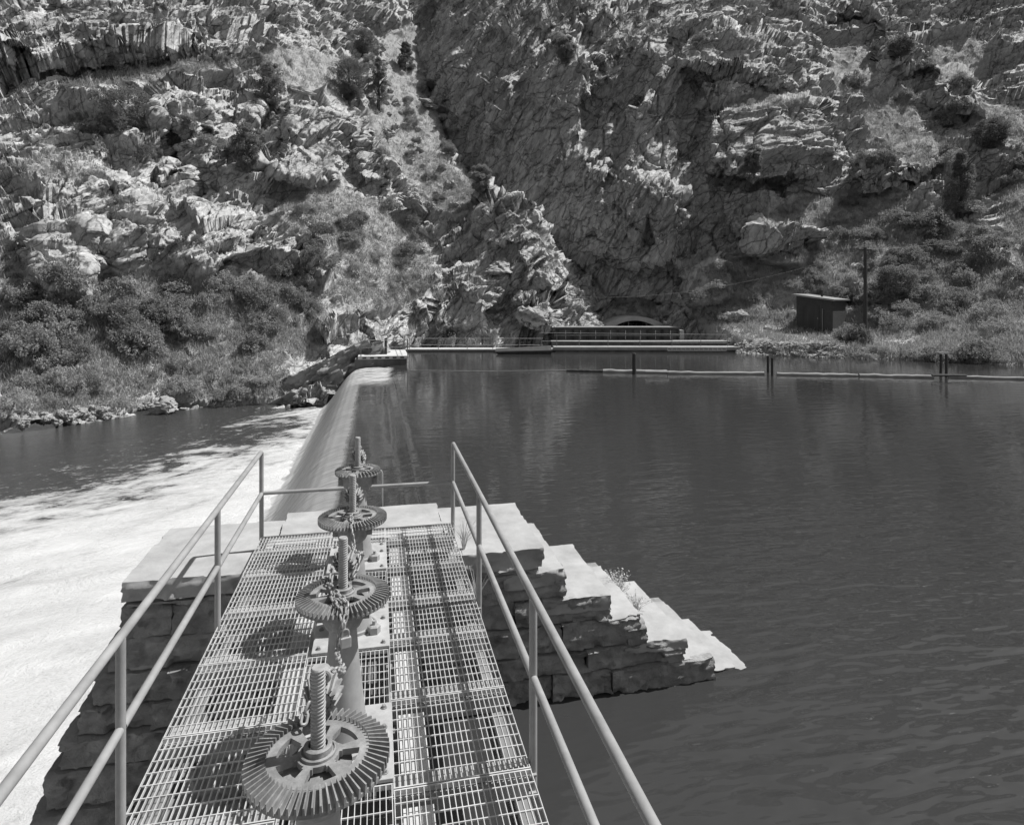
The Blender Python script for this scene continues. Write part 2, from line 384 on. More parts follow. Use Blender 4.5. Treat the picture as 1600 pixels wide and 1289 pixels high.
# lake sheet: meets the spillway sheet at x = 1.6, bank to the right and beyond
CREST_END = 43.5
WALLX = -.28
ys = (-14, 6.7, CREST_END, 75)
m = MB()
m.add([(1.4, 8.0, 0), (90, 8.0, 0), (90, 95, 0), (1.4, 95, 0)], [(0, 1, 2, 3)])
m.add([(WALLX, -20, 0), (90, -20, 0), (90, 8.0, 0), (WALLX, 8.0, 0)], [(0, 1, 2, 3)])
m.add([(-1, CREST_END + .6, 0), (1.4, CREST_END + .6, 0), (1.4, 95, 0), (-1, 95, 0)], [(0, 1, 2, 3)])
tag(m.build('lake', M_lake), kind='structure')
m = MB(); m.add([(-70, -30, 0), (-1.2, -30, 0), (-1.2, 60, 0), (-70, 60, 0)], [(0, 1, 2, 3)])
LOW = -2.55
rv = m.build('river', M_river); rv.location.z = LOW; tag(rv, kind='structure')
# water sheet curling over the crest (profile across, x against z)
prof = [(1.4, 0), (1.1, -.005), (.9, -.03), (.75, -.075), (.6, -.11), (.45, -.125), (.2, -.12), (-.3, -.125), (-.8, -.14), (-1.15, -.18), (-1.45, -.27), (-1.7, -.42),
        (-1.95, -.66), (-2.2, -.97), (-2.45, -1.32), (-2.7, -1.68), (-2.95, -2.02), (-3.2, -2.32), (-3.5, -2.53), (-3.9, -2.62)]
px_ = np.array([p[0] for p in prof]); pz_ = np.array([p[1] for p in prof])
tt = np.linspace(0, 1, 90); xs = 1.4 - tt * 5.3; zs = np.interp(-xs, -px_, pz_)
yy = np.linspace(8.0, CREST_END, 420)
Yg, Xg = np.meshgrid(yy, xs, indexing='ij'); Zg = np.tile(zs, (len(yy), 1)); P = np.stack([Xg, Yg, Zg], -1)
fallf = sst(-.9, -3.3, Xg)
far = sst(33.5, 37.5, Yg + .5 * vnoise(P, 1.2, 3)) * sst(1.0, .55, Xg + .15 * vnoise(P, 1.0, 8))
ed = sst(1.4, 1.0, Xg) * sst(8.0, 8.6, Yg)
P[..., 2] += ed * (.020 * fbm(P * np.array([1, .6, 1]), 1.3, 3, 5) + fallf * .10 * fbm(P * np.array([.3, 1.6, .3]), .8, 4, 9) + far * .05 * fbm(P, .7, 3, 4))
nr, nc = Xg.shape; idx = np.arange(nr * nc).reshape(nr, nc)
Fq = np.stack([idx[:-1, :-1], idx[:-1, 1:], idx[1:, 1:], idx[1:, :-1]], -1).reshape(-1, 4)
sp = npmesh('spillway_water', P.reshape(-1, 3), Fq, M_spill, {'fall': np.clip((1.4 - Xg) / 4.9, 0, 1), 'far': far}, True)
tag(sp, kind='structure')
dm = MB()
cs = [(1.2, -4.5), (1.2, -.75), (.6, -.4), (-.8, -.42), (-1.6, -.75), (-2.4, -1.7), (-3.3, -2.9), (-3.3, -4.5)]
dm.add([(x, 8.2, z) for x, z in cs] + [(x, CREST_END + .3, z) for x, z in cs],
       [tuple(range(8)), tuple(range(15, 7, -1))] + [(i, i + 8, (i + 1) % 8 + 8, (i + 1) % 8) for i in range(8)])
tag(dm.build('overflow_weir', M_conc), 'low concrete weir hidden under the water pouring from the lake to the river', 'dam')

# ------------------------------------------------------------------ hillsides
def surface(name, cols, step, feats, style):
    pxs = np.array([c[0] for c in cols], float); K = len(cols[0][1])
    KN = np.array([c[1] for c in cols], float)                     # ncol,K,2
    gx = np.arange(pxs[0], pxs[-1] + .1, step)
    kn = np.stack([np.stack([np.interp(gx, pxs, KN[:, k, d]) for d in (0, 1)], -1) for k in range(K)], 1)   # nx,K,2
    # smooth along x
    ker = np.hanning(int(40 / step)); ker /= ker.sum(); pad = len(ker) // 2
    for k in range(K):
        for d in (0, 1):
            v = np.pad(kn[:, k, d], (pad, pad), mode='edge'); kn[:, k, d] = np.convolve(v, ker, 'same')[pad:pad + len(gx)]
    seg = np.maximum(np.abs(np.diff(kn[..., 0], axis=1)).max(0), np.abs(np.diff(kn[..., 1], axis=1)).max(0) * 7)
    ts = np.concatenate([k + np.linspace(0, 1, max(2, int(seg[k] / step)), endpoint=False) for k in range(K - 1)] + [[K - 1]])
    k0 = np.minimum(ts.astype(int), K - 2); f = ts - k0
    A = kn[:, k0] * (1 - f)[None, :, None] + kn[:, k0 + 1] * f[None, :, None]
    PY, YD = A[..., 0], A[..., 1]
    # soften the profile
    for _ in range(3):
        for arr in (PY, YD): arr[:, 1:-1] = (arr[:, :-2] + 2 * arr[:, 1:-1] + arr[:, 2:]) / 4
    PX = np.repeat(gx[:, None], len(ts), 1)
    def toW(PX, PY, YD):
        X = (PX - CX) / F * YD; Z = H - (PY - HY) * YD / F
        return np.stack([X * cY + YD * sY, -X * sY + YD * cY, Z], -1)
    # modelled buttresses, ledges and gullies: pull the surface towards or away from the valley
    wob = fbm(toW(PX, PY, YD), 6, 4, 77)
    for (fx, fy, rx, ry, rot, amp, sharp) in feats:
        ca, sa = math.cos(R(rot)), math.sin(R(rot)); dx, dy = PX - fx, PY - fy
        a = (dx * ca + dy * sa) / rx; b = (-dx * sa + dy * ca) / ry
        d = np.maximum(np.abs(a), np.abs(b)) * .6 + np.sqrt(a * a + b * b) * .4 + .28 * wob
        YD = YD - amp * sst(1.0, 1.0 - sharp, d)
    P = toW(PX, PY, YD)
    def normals(P):
        du = np.gradient(P, axis=0); dv = np.gradient(P, axis=1); n = np.cross(dv, du); n /= np.linalg.norm(n, axis=-1, keepdims=True) + 1e-9
        s = np.sign((n * (np.array([0, 0, H]) - P)).sum(-1, keepdims=True)); return n * s
    P0 = P.copy(); Nn = normals(P)
    rock, varn, vege = style(PX, PY, P)
    P = P + Nn * displace(P, PX, PY, rock, varn, 'A' if name == 'hillside' else 'B')[..., None]
    nx, ny = PX.shape; idx = np.arange(nx * ny).reshape(nx, ny)
    Fq = np.stack([idx[:-1, :-1], idx[1:, :-1], idx[1:, 1:], idx[:-1, 1:]], -1).reshape(-1, 4)
    o = npmesh(name, P.reshape(-1, 3), Fq, M_terr, {'rock': rock, 'varnish': varn})
    tag(o, kind='structure')
    X = P[..., 0] * cY - P[..., 1] * sY; Yc = P[..., 0] * sY + P[..., 1] * cY
    return dict(P=P, px=CX + F * X / Yc, py=HY - F * (P[..., 2] - H) / Yc, Y=Yc, rock=rock, varn=varn, vege=vege, N=normals(P0), o=o)
def displace(P, PX, PY, rock, varn, which):
    Rb = rotm('Z', 10) @ rotm('Y', 33); Pb = P @ Rb
    Rv = rotm('Y', -12); Pv = P @ Rv
    warp = np.stack([vnoise(P, 3.1, 301), vnoise(P, 3.1, 302), vnoise(P, 3.1, 303)], -1) * .5
    Pw = P + warp * .5
    if which == 'A':
        ta, tb, wb = 36, 68, sst(-.1, .25, fbm(P, 12, 2, 61) + .45 * blobs(PX, PY, [(480, 225, 110, 95, 0, 1.6), (200, 330, 90, 120, 0, 1)]) - .15)
    else:
        ta, tb, wb = 62, 6, sst(1060, 1130, PX)
    J = 0
    for th, wt in ((ta, 1 - wb), (tb, wb)):
        j0 = joints(Pw, th, (3.3, 8.5, 6.0), 71, .5); j1 = joints(Pw, th, (1.5, 4.2, 3.5), 11); j2 = joints(Pw, th, (.62, 1.7, 1.5), 23); j3 = joints(Pw, th + 4, (.27, .75, .7), 37)
        J = J + wt * (1.15 * j0 + .55 * j1 + .20 * j2 + .05 * j3)
    c1, e1 = cells(Pb + warp * 1.2, (3.8, 5.0, 8.0), 11, .8, True)
    c3 = cells(Pv + warp * .3, (.9, 1.3, 2.0), 13, 1.2)
    big = fbm(P, 14, 3, 21); mid = fbm(P, 5.5, 3, 22)
    vary = .55 + .75 * sst(-.35, .35, fbm(P, 7, 2, 63))          # bands of massive and of shattered rock
    rk = rock * (1 - .35 * varn)
    d = 1.3 * big + rk * (.35 * c1 + .60 * mid) + rk * vary * (J + .06 * c3)
    d = d - rock * .45 * sst(.05, .0, e1)
    d = d + (1 - rock) * (.22 * fbm(P, 1.6, 4, 41) + .10 * np.maximum(c3, 0) ** 2)
    flat = FLAT(PX, PY)
    return d * (1 - flat) + flat * .05 * fbm(P, 1.2, 3, 50)
def blobs(PX, PY, lst):
    m = np.zeros(PX.shape)
    for (x, y, rx, ry, rot, v) in lst:
        ca, sa = math.cos(R(rot)), math.sin(R(rot)); dx, dy = PX - x, PY - y
        a = (dx * ca + dy * sa) / rx; b = (-dx * sa + dy * ca) / ry
        m = np.maximum(m, v * sst(1.25, .6, np.sqrt(a * a + b * b)))
    return m
def FLAT(PX, PY):
    # the level terrace round the shed and everything at the far walkway
    t = sst(1120, 1180, PX) * sst(488, 506, PY)
    return np.maximum(t, sst(548, 556, PY) * sst(560, 600, PX))

soilA = [(640, 200, 60, 110, -25, 1), (560, 360, 150, 60, 20, .95), (600, 440, 110, 50, -10, .9), (700, 300, 60, 45, 30, .9), (480, 110, 90, 40, 15, .85),
         (240, 115, 170, 22, -8, .8), (100, 270, 90, 30, -5, .7), (200, 510, 230, 95, -5, .95), (400, 500, 150, 80, -10, .9), (120, 600, 180, 60, -10, .95), (360, 590, 110, 45, 0, .9),
         (640, 90, 60, 60, 0, .8), (530, 130, 40, 50, 0, .8), (-100, 500, 220, 160, 0, .9)]
def styleA(PX, PY, P):
    soil = blobs(PX, PY, soilA) + .30 * fbm(P, 5, 4, 90)
    rock = 1 - np.clip(sst(.35, .85, soil), 0, 1)
    vege = np.clip(blobs(PX, PY, soilA), 0, 1)
    return rock, .45 * blobs(PX, PY, [(480, 225, 90, 75, 0, .7), (150, 60, 150, 30, -8, .8)]), vege
soilB = [(1640, 565, 150, 60, 0, 1.3), (1450, 562, 240, 26, 2, 1.3), (1390, 190, 60, 60, 30, .8), (1440, 230, 90, 30, 25, .8), (1330, 110, 50, 60, 0, .8), (1300, 330, 140, 35, -10, .9), (1420, 400, 160, 80, 0, .95), (1500, 480, 120, 80, 0, 1),
         (1250, 430, 110, 40, 0, .9), (1160, 450, 70, 60, -30, .8), (1200, 160, 90, 14, -5, .9), (1500, 90, 60, 40, 0, .8), (1300, 510, 200, 30, 0, 1), (1000, 485, 60, 12, 0, .7),
         (1700, 350, 150, 200, 0, .9), (1130, 480, 60, 40, 0, .8), (1560, 200, 60, 60, 0, .7)]
def styleB(PX, PY, P):
    soil = blobs(PX, PY, soilB) + .30 * fbm(P, 5, 4, 91)
    rock = 1 - np.clip(sst(.35, .85, soil), 0, 1)
    v = blobs(PX, PY, [(850, 230, 190, 260, 0, 1), (1000, 200, 110, 260, 0, 1), (1000, 420, 130, 120, 0, .9), (1200, 220, 130, 90, 0, .95), (930, 480, 120, 70, 0, 1), (1290, 80, 70, 70, 0, .7)])
    v = v * (1 - .85 * blobs(PX, PY, [(860, 60, 160, 45, 10, 1), (1030, 330, 90, 60, 0, .9), (860, 160, 22, 70, 0, .9), (1150, 90, 80, 60, 20, .8)]))
    v = np.clip(v + .25 * fbm(P, 4, 4, 93), 0, 1) * sst(.02, .3, v)
    return rock, v * .9, np.clip(blobs(PX, PY, soilB), 0, 1)

CA = [(-250, [(730, 28.5), (705, 29.5), (655, 31), (560, 35), (430, 40), (300, 44), (150, 50), (60, 54), (0, 57), (-170, 70)]),
      (50, [(680, 34), (668, 34.6), (640, 35.7), (560, 39), (430, 43.5), (300, 48), (150, 54), (95, 57), (0, 60), (-170, 75)]),
      (200, [(665, 37.3), (650, 38), (625, 39), (545, 43), (430, 47), (300, 52), (150, 58), (80, 61), (0, 64), (-170, 80)]),
      (330, [(652, 40), (638, 40.9), (610, 42), (530, 46), (430, 50), (300, 55), (150, 62), (70, 66), (0, 71), (-170, 88)]),
      (430, [(648, 41), (634, 41.7), (590, 43.5), (520, 48), (430, 53), (310, 58), (170, 64), (70, 72), (0, 78), (-170, 96)]),
      (520, [(640, 42), (615, 43), (580, 45.5), (520, 50), (430, 56), (310, 62), (190, 70), (70, 84), (0, 92), (-170, 112)]),
      (575, [(590, 50), (565, 51), (545, 52.5), (510, 54), (430, 58), (320, 65), (200, 76), (80, 92), (0, 100), (-170, 120)]),
      (640, [(560, 55.5), (550, 56.2), (535, 57), (510, 58), (430, 61.5), (330, 70), (210, 82), (90, 98), (0, 108), (-140, 125)]),
      (685, [(560, 55.8), (550, 56.4), (535, 57.2), (510, 58), (430, 61.5), (335, 70), (240, 80), (170, 92), (140, 104), (130, 125)]),
      (740, [(560, 56), (550, 56.5), (535, 57.3), (510, 58.5), (430, 61.5), (340, 69), (300, 74), (302, 84), (320, 96), (340, 115)]),
      (800, [(560, 56), (550, 56.7), (535, 57.5), (510, 58.5), (430, 61), (350, 64.5), (317, 68), (322, 78), (345, 90), (360, 105)]),
      (835, [(560, 56.5), (550, 57), (535, 57.7), (510, 58.7), (430, 61), (355, 63.5), (325, 66), (335, 76), (355, 86), (370, 100)]),
      (872, [(560, 57), (550, 57.5), (535, 58), (512, 59.5), (470, 61), (440, 63), (422, 65), (432, 74), (450, 84), (460, 98)]),
      (922, [(560, 58.5), (550, 59), (538, 60), (520, 61.5), (500, 63), (485, 64.5), (472, 67), (482, 76), (490, 84), (500, 98)]),
      (950, [(560, 61), (555, 62), (548, 63), (540, 65), (532, 67), (526, 69), (522, 72), (528, 78), (530, 84), (530, 98)]),
      (1000, [(565, 64), (560, 65), (558, 66), (555, 68), (550, 70), (545, 72), (540, 75), (540, 80), (540, 86), (540, 98)])]
FA = [(150, 62, 190, 30, -8, 2.0, .12), (480, 225, 75, 75, 8, 2.2, .3), (585, 235, 28, 60, 5, 2.6, .25), (425, 200, 30, 60, 10, -2.5, .4), (270, 230, 16, 70, -12, -1.8, .5),
      (180, 330, 90, 70, 30, 1.1, .6), (340, 380, 90, 50, -30, 1.1, .6), (100, 400, 60, 70, 10, 1.6, .3), (285, 170, 60, 40, 20, 1.8, .3), (790, 350, 50, 40, 0, 1.6, .3),
      (540, 500, 55, 22, -15, 2.2, .25), (720, 480, 60, 45, -20, 1.6, .35), (840, 490, 40, 34, 0, 1.8, .3), (160, 420, 30, 40, 20, -1.5, .4), (310, 290, 14, 60, -10, -1.6, .5)]
CB = [(600, [(560, 88), (550, 89), (535, 90), (505, 91), (400, 95), (260, 100), (120, 106), (0, 114), (-190, 140)]),
      (700, [(560, 78), (550, 79), (535, 79), (505, 80), (400, 84), (250, 88), (120, 93), (0, 102), (-190, 130)]),
      (800, [(560, 70), (548, 71), (535, 71.5), (505, 72), (400, 76), (250, 80), (120, 85), (0, 94), (-180, 118)]),
      (900, [(560, 65), (548, 66), (535, 67), (505, 68), (400, 71), (250, 75), (100, 81), (0, 92), (-180, 115)]),
      (1000, [(560, 63), (548, 64), (530, 65), (495, 67.5), (400, 69), (255, 71), (80, 78), (0, 90), (-180, 113)]),
      (1075, [(558, 57.5), (545, 58.5), (525, 60), (500, 63), (420, 66.5), (260, 71), (100, 77), (0, 88), (-180, 110)]),
      (1160, [(560, 52.3), (549, 53), (530, 54.5), (508, 59), (430, 64), (290, 70), (150, 75), (0, 90), (-180, 112)]),
      (1240, [(564, 49), (557, 49.5), (537, 50.5), (511, 57), (440, 62), (285, 71), (150, 76), (0, 92), (-180, 114)]),
      (1310, [(570, 47.5), (562, 48.2), (542, 49.2), (513, 56), (430, 61), (280, 70), (150, 79), (0, 94), (-180, 115)]),
      (1400, [(577, 46), (569, 46.5), (548, 47.5), (520, 51.5), (430, 58), (300, 67), (150, 79), (0, 93), (-180, 112)]),
      (1560, [(586, 42.5), (577, 43), (552, 44), (525, 46.5), (430, 53), (300, 62), (150, 74), (0, 88), (-180, 106)]),
      (1900, [(605, 37), (595, 37.6), (565, 38.6), (530, 40.5), (430, 46), (300, 55), (150, 66), (0, 80), (-180, 98)])]
FB = [(1200, 215, 112, 62, -3, 5.0, .14), (1010, 350, 85, 85, 10, 3.6, .3), (1165, 330, 45, 60, -20, 2.0, .3), (960, 160, 45, 110, 10, -2.5, .35), (880, 120, 60, 60, -35, 2.5, .3),
      (1150, 90, 110, 38, 12, 3.0, .25), (1400, 260, 75, 30, -20, 2.6, .25), (1500, 140, 60, 35, 15, 2.5, .3), (1080, 180, 22, 80, 0, -2.2, .4), (760, 160, 60, 80, 0, 2.0, .4),
      (1330, 70, 60, 50, 0, -3.0, .3), (1220, 380, 50, 38, 10, 2.0, .3), (1100, 440, 45, 45, -20, 2.2, .3), (930, 250, 24, 120, 8, 1.6, .4), (1420, 90, 60, 28, -10, 2.0, .3)]
STEP = 1.25
SA = surface('hillside', CA, STEP, FA, styleA)
SB = surface('canyon_cliff', CB, STEP, FB, styleB)
# river bed and lake bed so that no gap shows under the banks
def find(px, py, S=None):
    """front-most terrain point seen at a pixel"""
    best = None
    for s in ([S] if S else [SA, SB]):
        d = (s['px'] - px) ** 2 + (s['py'] - py) ** 2
        mm = d < 16
        if mm.any():
            k = np.argmin(np.where(mm, s['Y'] + d * .05, 1e9)); p = s['P'].reshape(-1, 3)[k]
            if best is None or s['Y'].ravel()[k] < best[1]: best = (Vector(p), s['Y'].ravel()[k], Vector(s['N'].reshape(-1, 3)[k]))
    return best

# ------------------------------------------------------------------ stone pier under the far end of the walkway
DECK = 1.85                                # top of the grating above the lake
CLX = -.21                                 # centre line of the gate hoists
EL, ER = -1.245, .83                       # walkway edges
def rough_blocks(name, blocks, m, parent=None, amp=.05, seed=0, res=.028, topamp=.006, fs=1):
    """blocks: (x0,x1,y0,y1,z0,z1); broken stone faces in front and at the ends, sawn top"""
    V, Fc = [], []; base = 0
    for bi, (x0, x1, y0, y1, z0, z1) in enumerate(blocks):
        nx, ny, nz = [max(2, int(round((b - a_) / res)) + 1) for a_, b in ((x0, x1), (y0, y1), (z0, z1))]
        nx, ny, nz = min(nx, 110), min(ny, 50), min(nz, 26)
        X, Y, Z = np.linspace(x0, x1, nx), np.linspace(y0, y1, ny), np.linspace(z0, z1, nz)
        faces = []
        for (A, B, fn) in ((X, Z, lambda a_, b: (a_, np.full_like(a_, y0), b)), (X, Z, lambda a_, b: (a_, np.full_like(a_, y1), b)),
                           (Y, Z, lambda a_, b: (np.full_like(a_, x0), a_, b)), (Y, Z, lambda a_, b: (np.full_like(a_, x1), a_, b)),
                           (X, Y, lambda a_, b: (a_, b, np.full_like(a_, z1))), (X, Y, lambda a_, b: (a_, b, np.full_like(a_, z0)))):
            GA, GB = np.meshgrid(A, B, indexing='ij'); p = np.stack(fn(GA, GB), -1)
            n1, n2 = GA.shape; idx = np.arange(n1 * n2).reshape(n1, n2) + base
            V.append(p.reshape(-1, 3)); base += n1 * n2
            Fc.append(np.stack([idx[:-1, :-1], idx[1:, :-1], idx[1:, 1:], idx[:-1, 1:]], -1).reshape(-1, 4))
            vb = V[-1]
            off = np.array([0, 0, 0.0]); q = (vb + bi * .23) / fs
            dn = cells(q, (.34, .3, .11), seed, 1.2) * .50 + fbm(q * np.array([1, 1, 2.2]), .24, 4, seed + 3) * .45 + cells(q, (.13, .13, .04), seed + 9) * .30
            wf = sst(y0 + .12, y0, vb[:, 1]); wr = sst(x1 - .12, x1, vb[:, 0]); wl = sst(x0 + .12, x0, vb[:, 0]); wb = sst(y1 - .1, y1, vb[:, 1])
            vb = vb.copy()
            vb[:, 1] += wf * (-amp * dn + amp * .5) * 1.0 + wb * amp * .3 * dn
            vb[:, 0] += (wr - wl) * amp * dn * .40
            vb[:, 2] += topamp * fbm(q, .4, 3, seed + 5) - .035 * wf * sst(z1 - .05, z1, vb[:, 2]) * np.clip(fbm(q * np.array([1, 0, 0]), .35, 3, seed + 7) + .35, 0, 1)
            V[-1] = vb
    o = npmesh(name, np.concatenate(V), np.concatenate(Fc), m)
    if parent: o.parent = parent
    return o
pier = thing('stone_pier', 'stepped sandstone pier with pale flat coping slabs under the far end of the grated walkway', 'pier', (0, 0, 0))
YF, YB = 6.83, 8.27
# course tops and how far each course reaches left and right along the front face
courses = [(1.70, 1.44, -2.42, 1.74), (1.44, 1.12, -2.50, 2.05), (1.12, .83, -2.60, 2.58), (.83, .52, -2.74, 2.94), (.52, .27, -2.86, 3.48), (.27, -.03, -3.0, 3.87),
           (-.03, -.40, -3.12, 4.3), (-.40, -.78, -3.25, 4.2), (-.78, -1.15, -3.40, 4.0), (-1.15, -1.6, -3.55, 4.0), (-1.6, -2.1, -3.7, 4.0), (-2.1, -2.8, -3.85, 4.0)]
blocks = []; slabs = []
rb = random.Random(5)
for ci, (zt, zb, xl, xr) in enumerate(courses):
    x = xl + .04
    while x < xr - .05:
        wd = rb.uniform(.45, 1.15); x2 = x + wd
        if xr - x2 < .4: x2 = xr
        jut = rb.uniform(-.02, .02)
        zt2 = zt - .21 if ci in (0,) else zt
        if ci == 0: zb = 1.42
        blocks.append((x + .003, x2 - .003, YF - jut - .012 * ci, YB + rb.uniform(0, .08), zb + .002, zt2 - .003 - .006 * rb.random()))
        x = x2
rough_blocks('masonry', blocks, M_mason, pier, .045, 31)
# coping slabs: three on top, one tread on each step
for (x0, x1, y0, y1, z0, z1) in [(-2.44, -1.12, YF - .03, YB + .03, 1.50, 1.70), (-1.11, .76, YF + .02, YB + .20, 1.50, 1.735), (.77, 1.80, YF - .04, YB + .10, 1.48, 1.70),
                                 (1.35, 2.05, YF - .03, YB + .00, 1.26, 1.445), (1.80, 2.58, YF - .04, YB - .02, .94, 1.125), (2.40, 2.96, YF - .02, YB - .10, .68, .835),
                                 (2.75, 3.50, YF - .07, YB + .02, .42, .53), (3.30, 3.88, YF - .03, YB - .12, .17, .275), (3.7, 4.22, YF + .06, YB - .18, -.12, .03)]:
    rough_blocks('coping_slab', [(x0, x1, y0, y1, z0, z1)], M_slab, pier, .032, int(50 + x0 * 7), topamp=.010)
rough_blocks('nose_stone', [(4.20, 4.36, YF + .04, YF + .95, -.35, .012)], M_slab, pier, .05, 88, topamp=.02)
rough_blocks('broken_stone', [(2.78, 3.02, YF - .10, YF + .12, .52, .74)], M_mason, pier, .05, 91)

# ------------------------------------------------------------------ gate chamber walls below the walkway
gw = thing('gate_chamber', 'concrete gate wall standing in the water beneath the grated walkway', 'wall', (0, 0, 0))
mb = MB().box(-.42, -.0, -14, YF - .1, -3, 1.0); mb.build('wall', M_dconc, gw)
for i in range(4):
    y = 1.6 + 1.3 * i
    MB().box(-1.05, .55, y - .08, y + .08, -2.6, 1.15).build('cross_wall', M_dconc, gw)
# ------------------------------------------------------------------ grated walkway
walk = thing('grated_walkway', 'galvanised steel bar grating walkway carrying the gear hoists out to the stone pier', 'walkway', (0, 0, 0))
Y0, Y1 = -1.2, 7.36
def grating(x0, x1, y0, y1, z=DECK, pitch=.0316, cross=.1016, name='grating_panel'):
    mb = MB(); n = max(2, int(round((x1 - x0) / pitch))); p = (x1 - x0) / n
    for k in range(n + 1):
        x = x0 + k * p; mb.box(x - .0020, x + .0020, y0, y1, z - .020, z)
    k = int((y1 - y0) / cross)
    for j in range(1, k + 1):
        y = y0 + j * (y1 - y0) / (k + 1); mb.box(x0, x1, y - .0028, y + .0028, z - .007, z + .0012)
    for y in (y0, y1):
        mb.box(x0 - .003, x1 + .003, y - .004, y + .004, z - .026, z + .002)
    return mb.build(name, M_grate, walk)
HY4 = [(-.219 + .0, 2.38 * .9787 + .7236 * .2055), ]
GEAR = []
for (gx, d) in ((497, 2.38), (536, 3.68), (551, 4.99), (559, 6.35)):
    X = (gx - CX) / F * d; v = c2w(X, d, 0); GEAR.append((v[0], v[1]))
print('GEARS', GEAR)
CL0, CL1 = CLX - .285, CLX + .285
rj = [-1.2, -.3, .55, 1.28, 2.05, 2.77, 3.42, 4.18, 4.92, 5.55, 6.25, 6.95, Y1]
lj = [-1.2, -.3, .45, 1.15, 1.80, 2.55, 3.34, 4.10, 4.86, 5.62, 6.32, 6.90, Y1]
for a_, b in zip(rj[:-1], rj[1:]): grating(CL1 + .012, ER, a_ + .008, b - .008)
for a_, b in zip(lj[:-1], lj[1:]): grating(EL, CL0 - .012, a_ + .008, b - .008)
# centre strip: grating between the base plates
plates = [(gx, gy) for gx, gy in GEAR]
prev = Y0
for gx, gy in GEAR + [(0, 7.9)]:
    if gy - .34 - prev > .12 and prev < Y1: grating(CL0, CL1, prev + .01, min(gy - .34, Y1))
    prev = gy + .34
for j in rj[1:-1]: MB().box(CL1 - .01, ER - .004, j - .02, j + .15, DECK - .044, DECK - .034).box(CL1, ER - .01, j - .005, j + .005, DECK - .16, DECK - .044).build('cross_beam', M_beam2, walk)
for j in lj[1:-1]: MB().box(EL + .004, CL0 + .01, j - .02, j + .15, DECK - .044, DECK - .034).box(EL + .01, CL0, j - .005, j + .005, DECK - .16, DECK - .044).build('cross_beam', M_beam2, walk)
for x in (EL + .05, CL0 - .03, CL1 + .03, ER - .05):
    MB().box(x - .045, x + .045, Y0, Y1 - .03, DECK - .172, DECK - .162).box(x - .004, x + .004, Y0, Y1 - .03, DECK - .34, DECK - .172).box(x - .045, x + .045, Y0, Y1 - .03, DECK - .35, DECK - .34).build('main_beam', M_beam, walk)
# ledges seen in sunlight through the bars, broken at every second bay
for (x0, x1, js) in ((.13, .29, rj), (-.66, -.48, lj)):
    for a_, b in zip(js[:-1], js[1:]):
        MB().box(x0, x1, a_ + .16, b - .07, DECK - .075, DECK - .055).build('ledge_plank', M_plank, walk)
for (x, y, r) in ((-.97, 3.25, .0), (.60, 4.55, .0)):
    pass
# ------------------------------------------------------------------ pipe handrails
RT, RM = 4.45 - 1.675, 4.45 - 2.13
posts_y = [7.38, 5.43, 3.48, 1.53, -.42]
def handrail(name, label, x, cross=None, ylist=posts_y):
    t = thing(name, label, 'handrail', (0, 0, 0))
    r = .0235; ye = ylist[-1] - 1.2
    top = [(x, ye, RT), (x, ylist[0] - .05, RT), (x, ylist[0] - .015, RT - .008), (x, ylist[0], RT - .035)]
    MB().tube(top + [(x, ylist[0], RT - .06)], r, 14).build('top_rail', M_rail, t, True)
    ys_ = [ye] + ylist[::-1]
    for a_, b in zip(ys_[:-1], ys_[1:]):
        MB().tube([(x, a_ + .018, RM - .004), (x, b - .018, RM - .004)], r * .97, 12).build('mid_rail', M_rail, t, True)
    for y in ylist:
        p = MB().tube([(x, y, DECK - .20), (x, y, RT - .01)], r, 14).build('post', M_rail, t, True)
        sgn = 1 if x > 0 else -1
        b = MB().box(x - sgn * .045 - .006, x - sgn * .045 + .006, y - .06, y + .06, DECK - .22, DECK - .03)
        for q in (-.035, .035):
            M = Matrix.Translation((x - sgn * .04, y + q, DECK - .06)) @ Matrix.Rotation(R(90), 4, 'Y')
            b.lathe([(.011, -.05), (.011, .05)], 6, M); b.lathe([(.011, -.05), (.011, .05)], 6, Matrix.Translation((0, 0, -.10)) @ M)
        b.build('bracket', M_rail, t)
    if cross: MB().tube([(x + .018, ylist[0], RM), (cross - .018, ylist[0], RM)], r * .9, 12).build('cross_rail', M_rail, t, True)
    return t
handrail('handrail', 'grey pipe handrail on the river side of the walkway, joined to a cross pipe', EL - .005, ER + .03)
handrail('handrail', 'grey pipe handrail along the lake side of the walkway above the stepped pier', ER + .03)

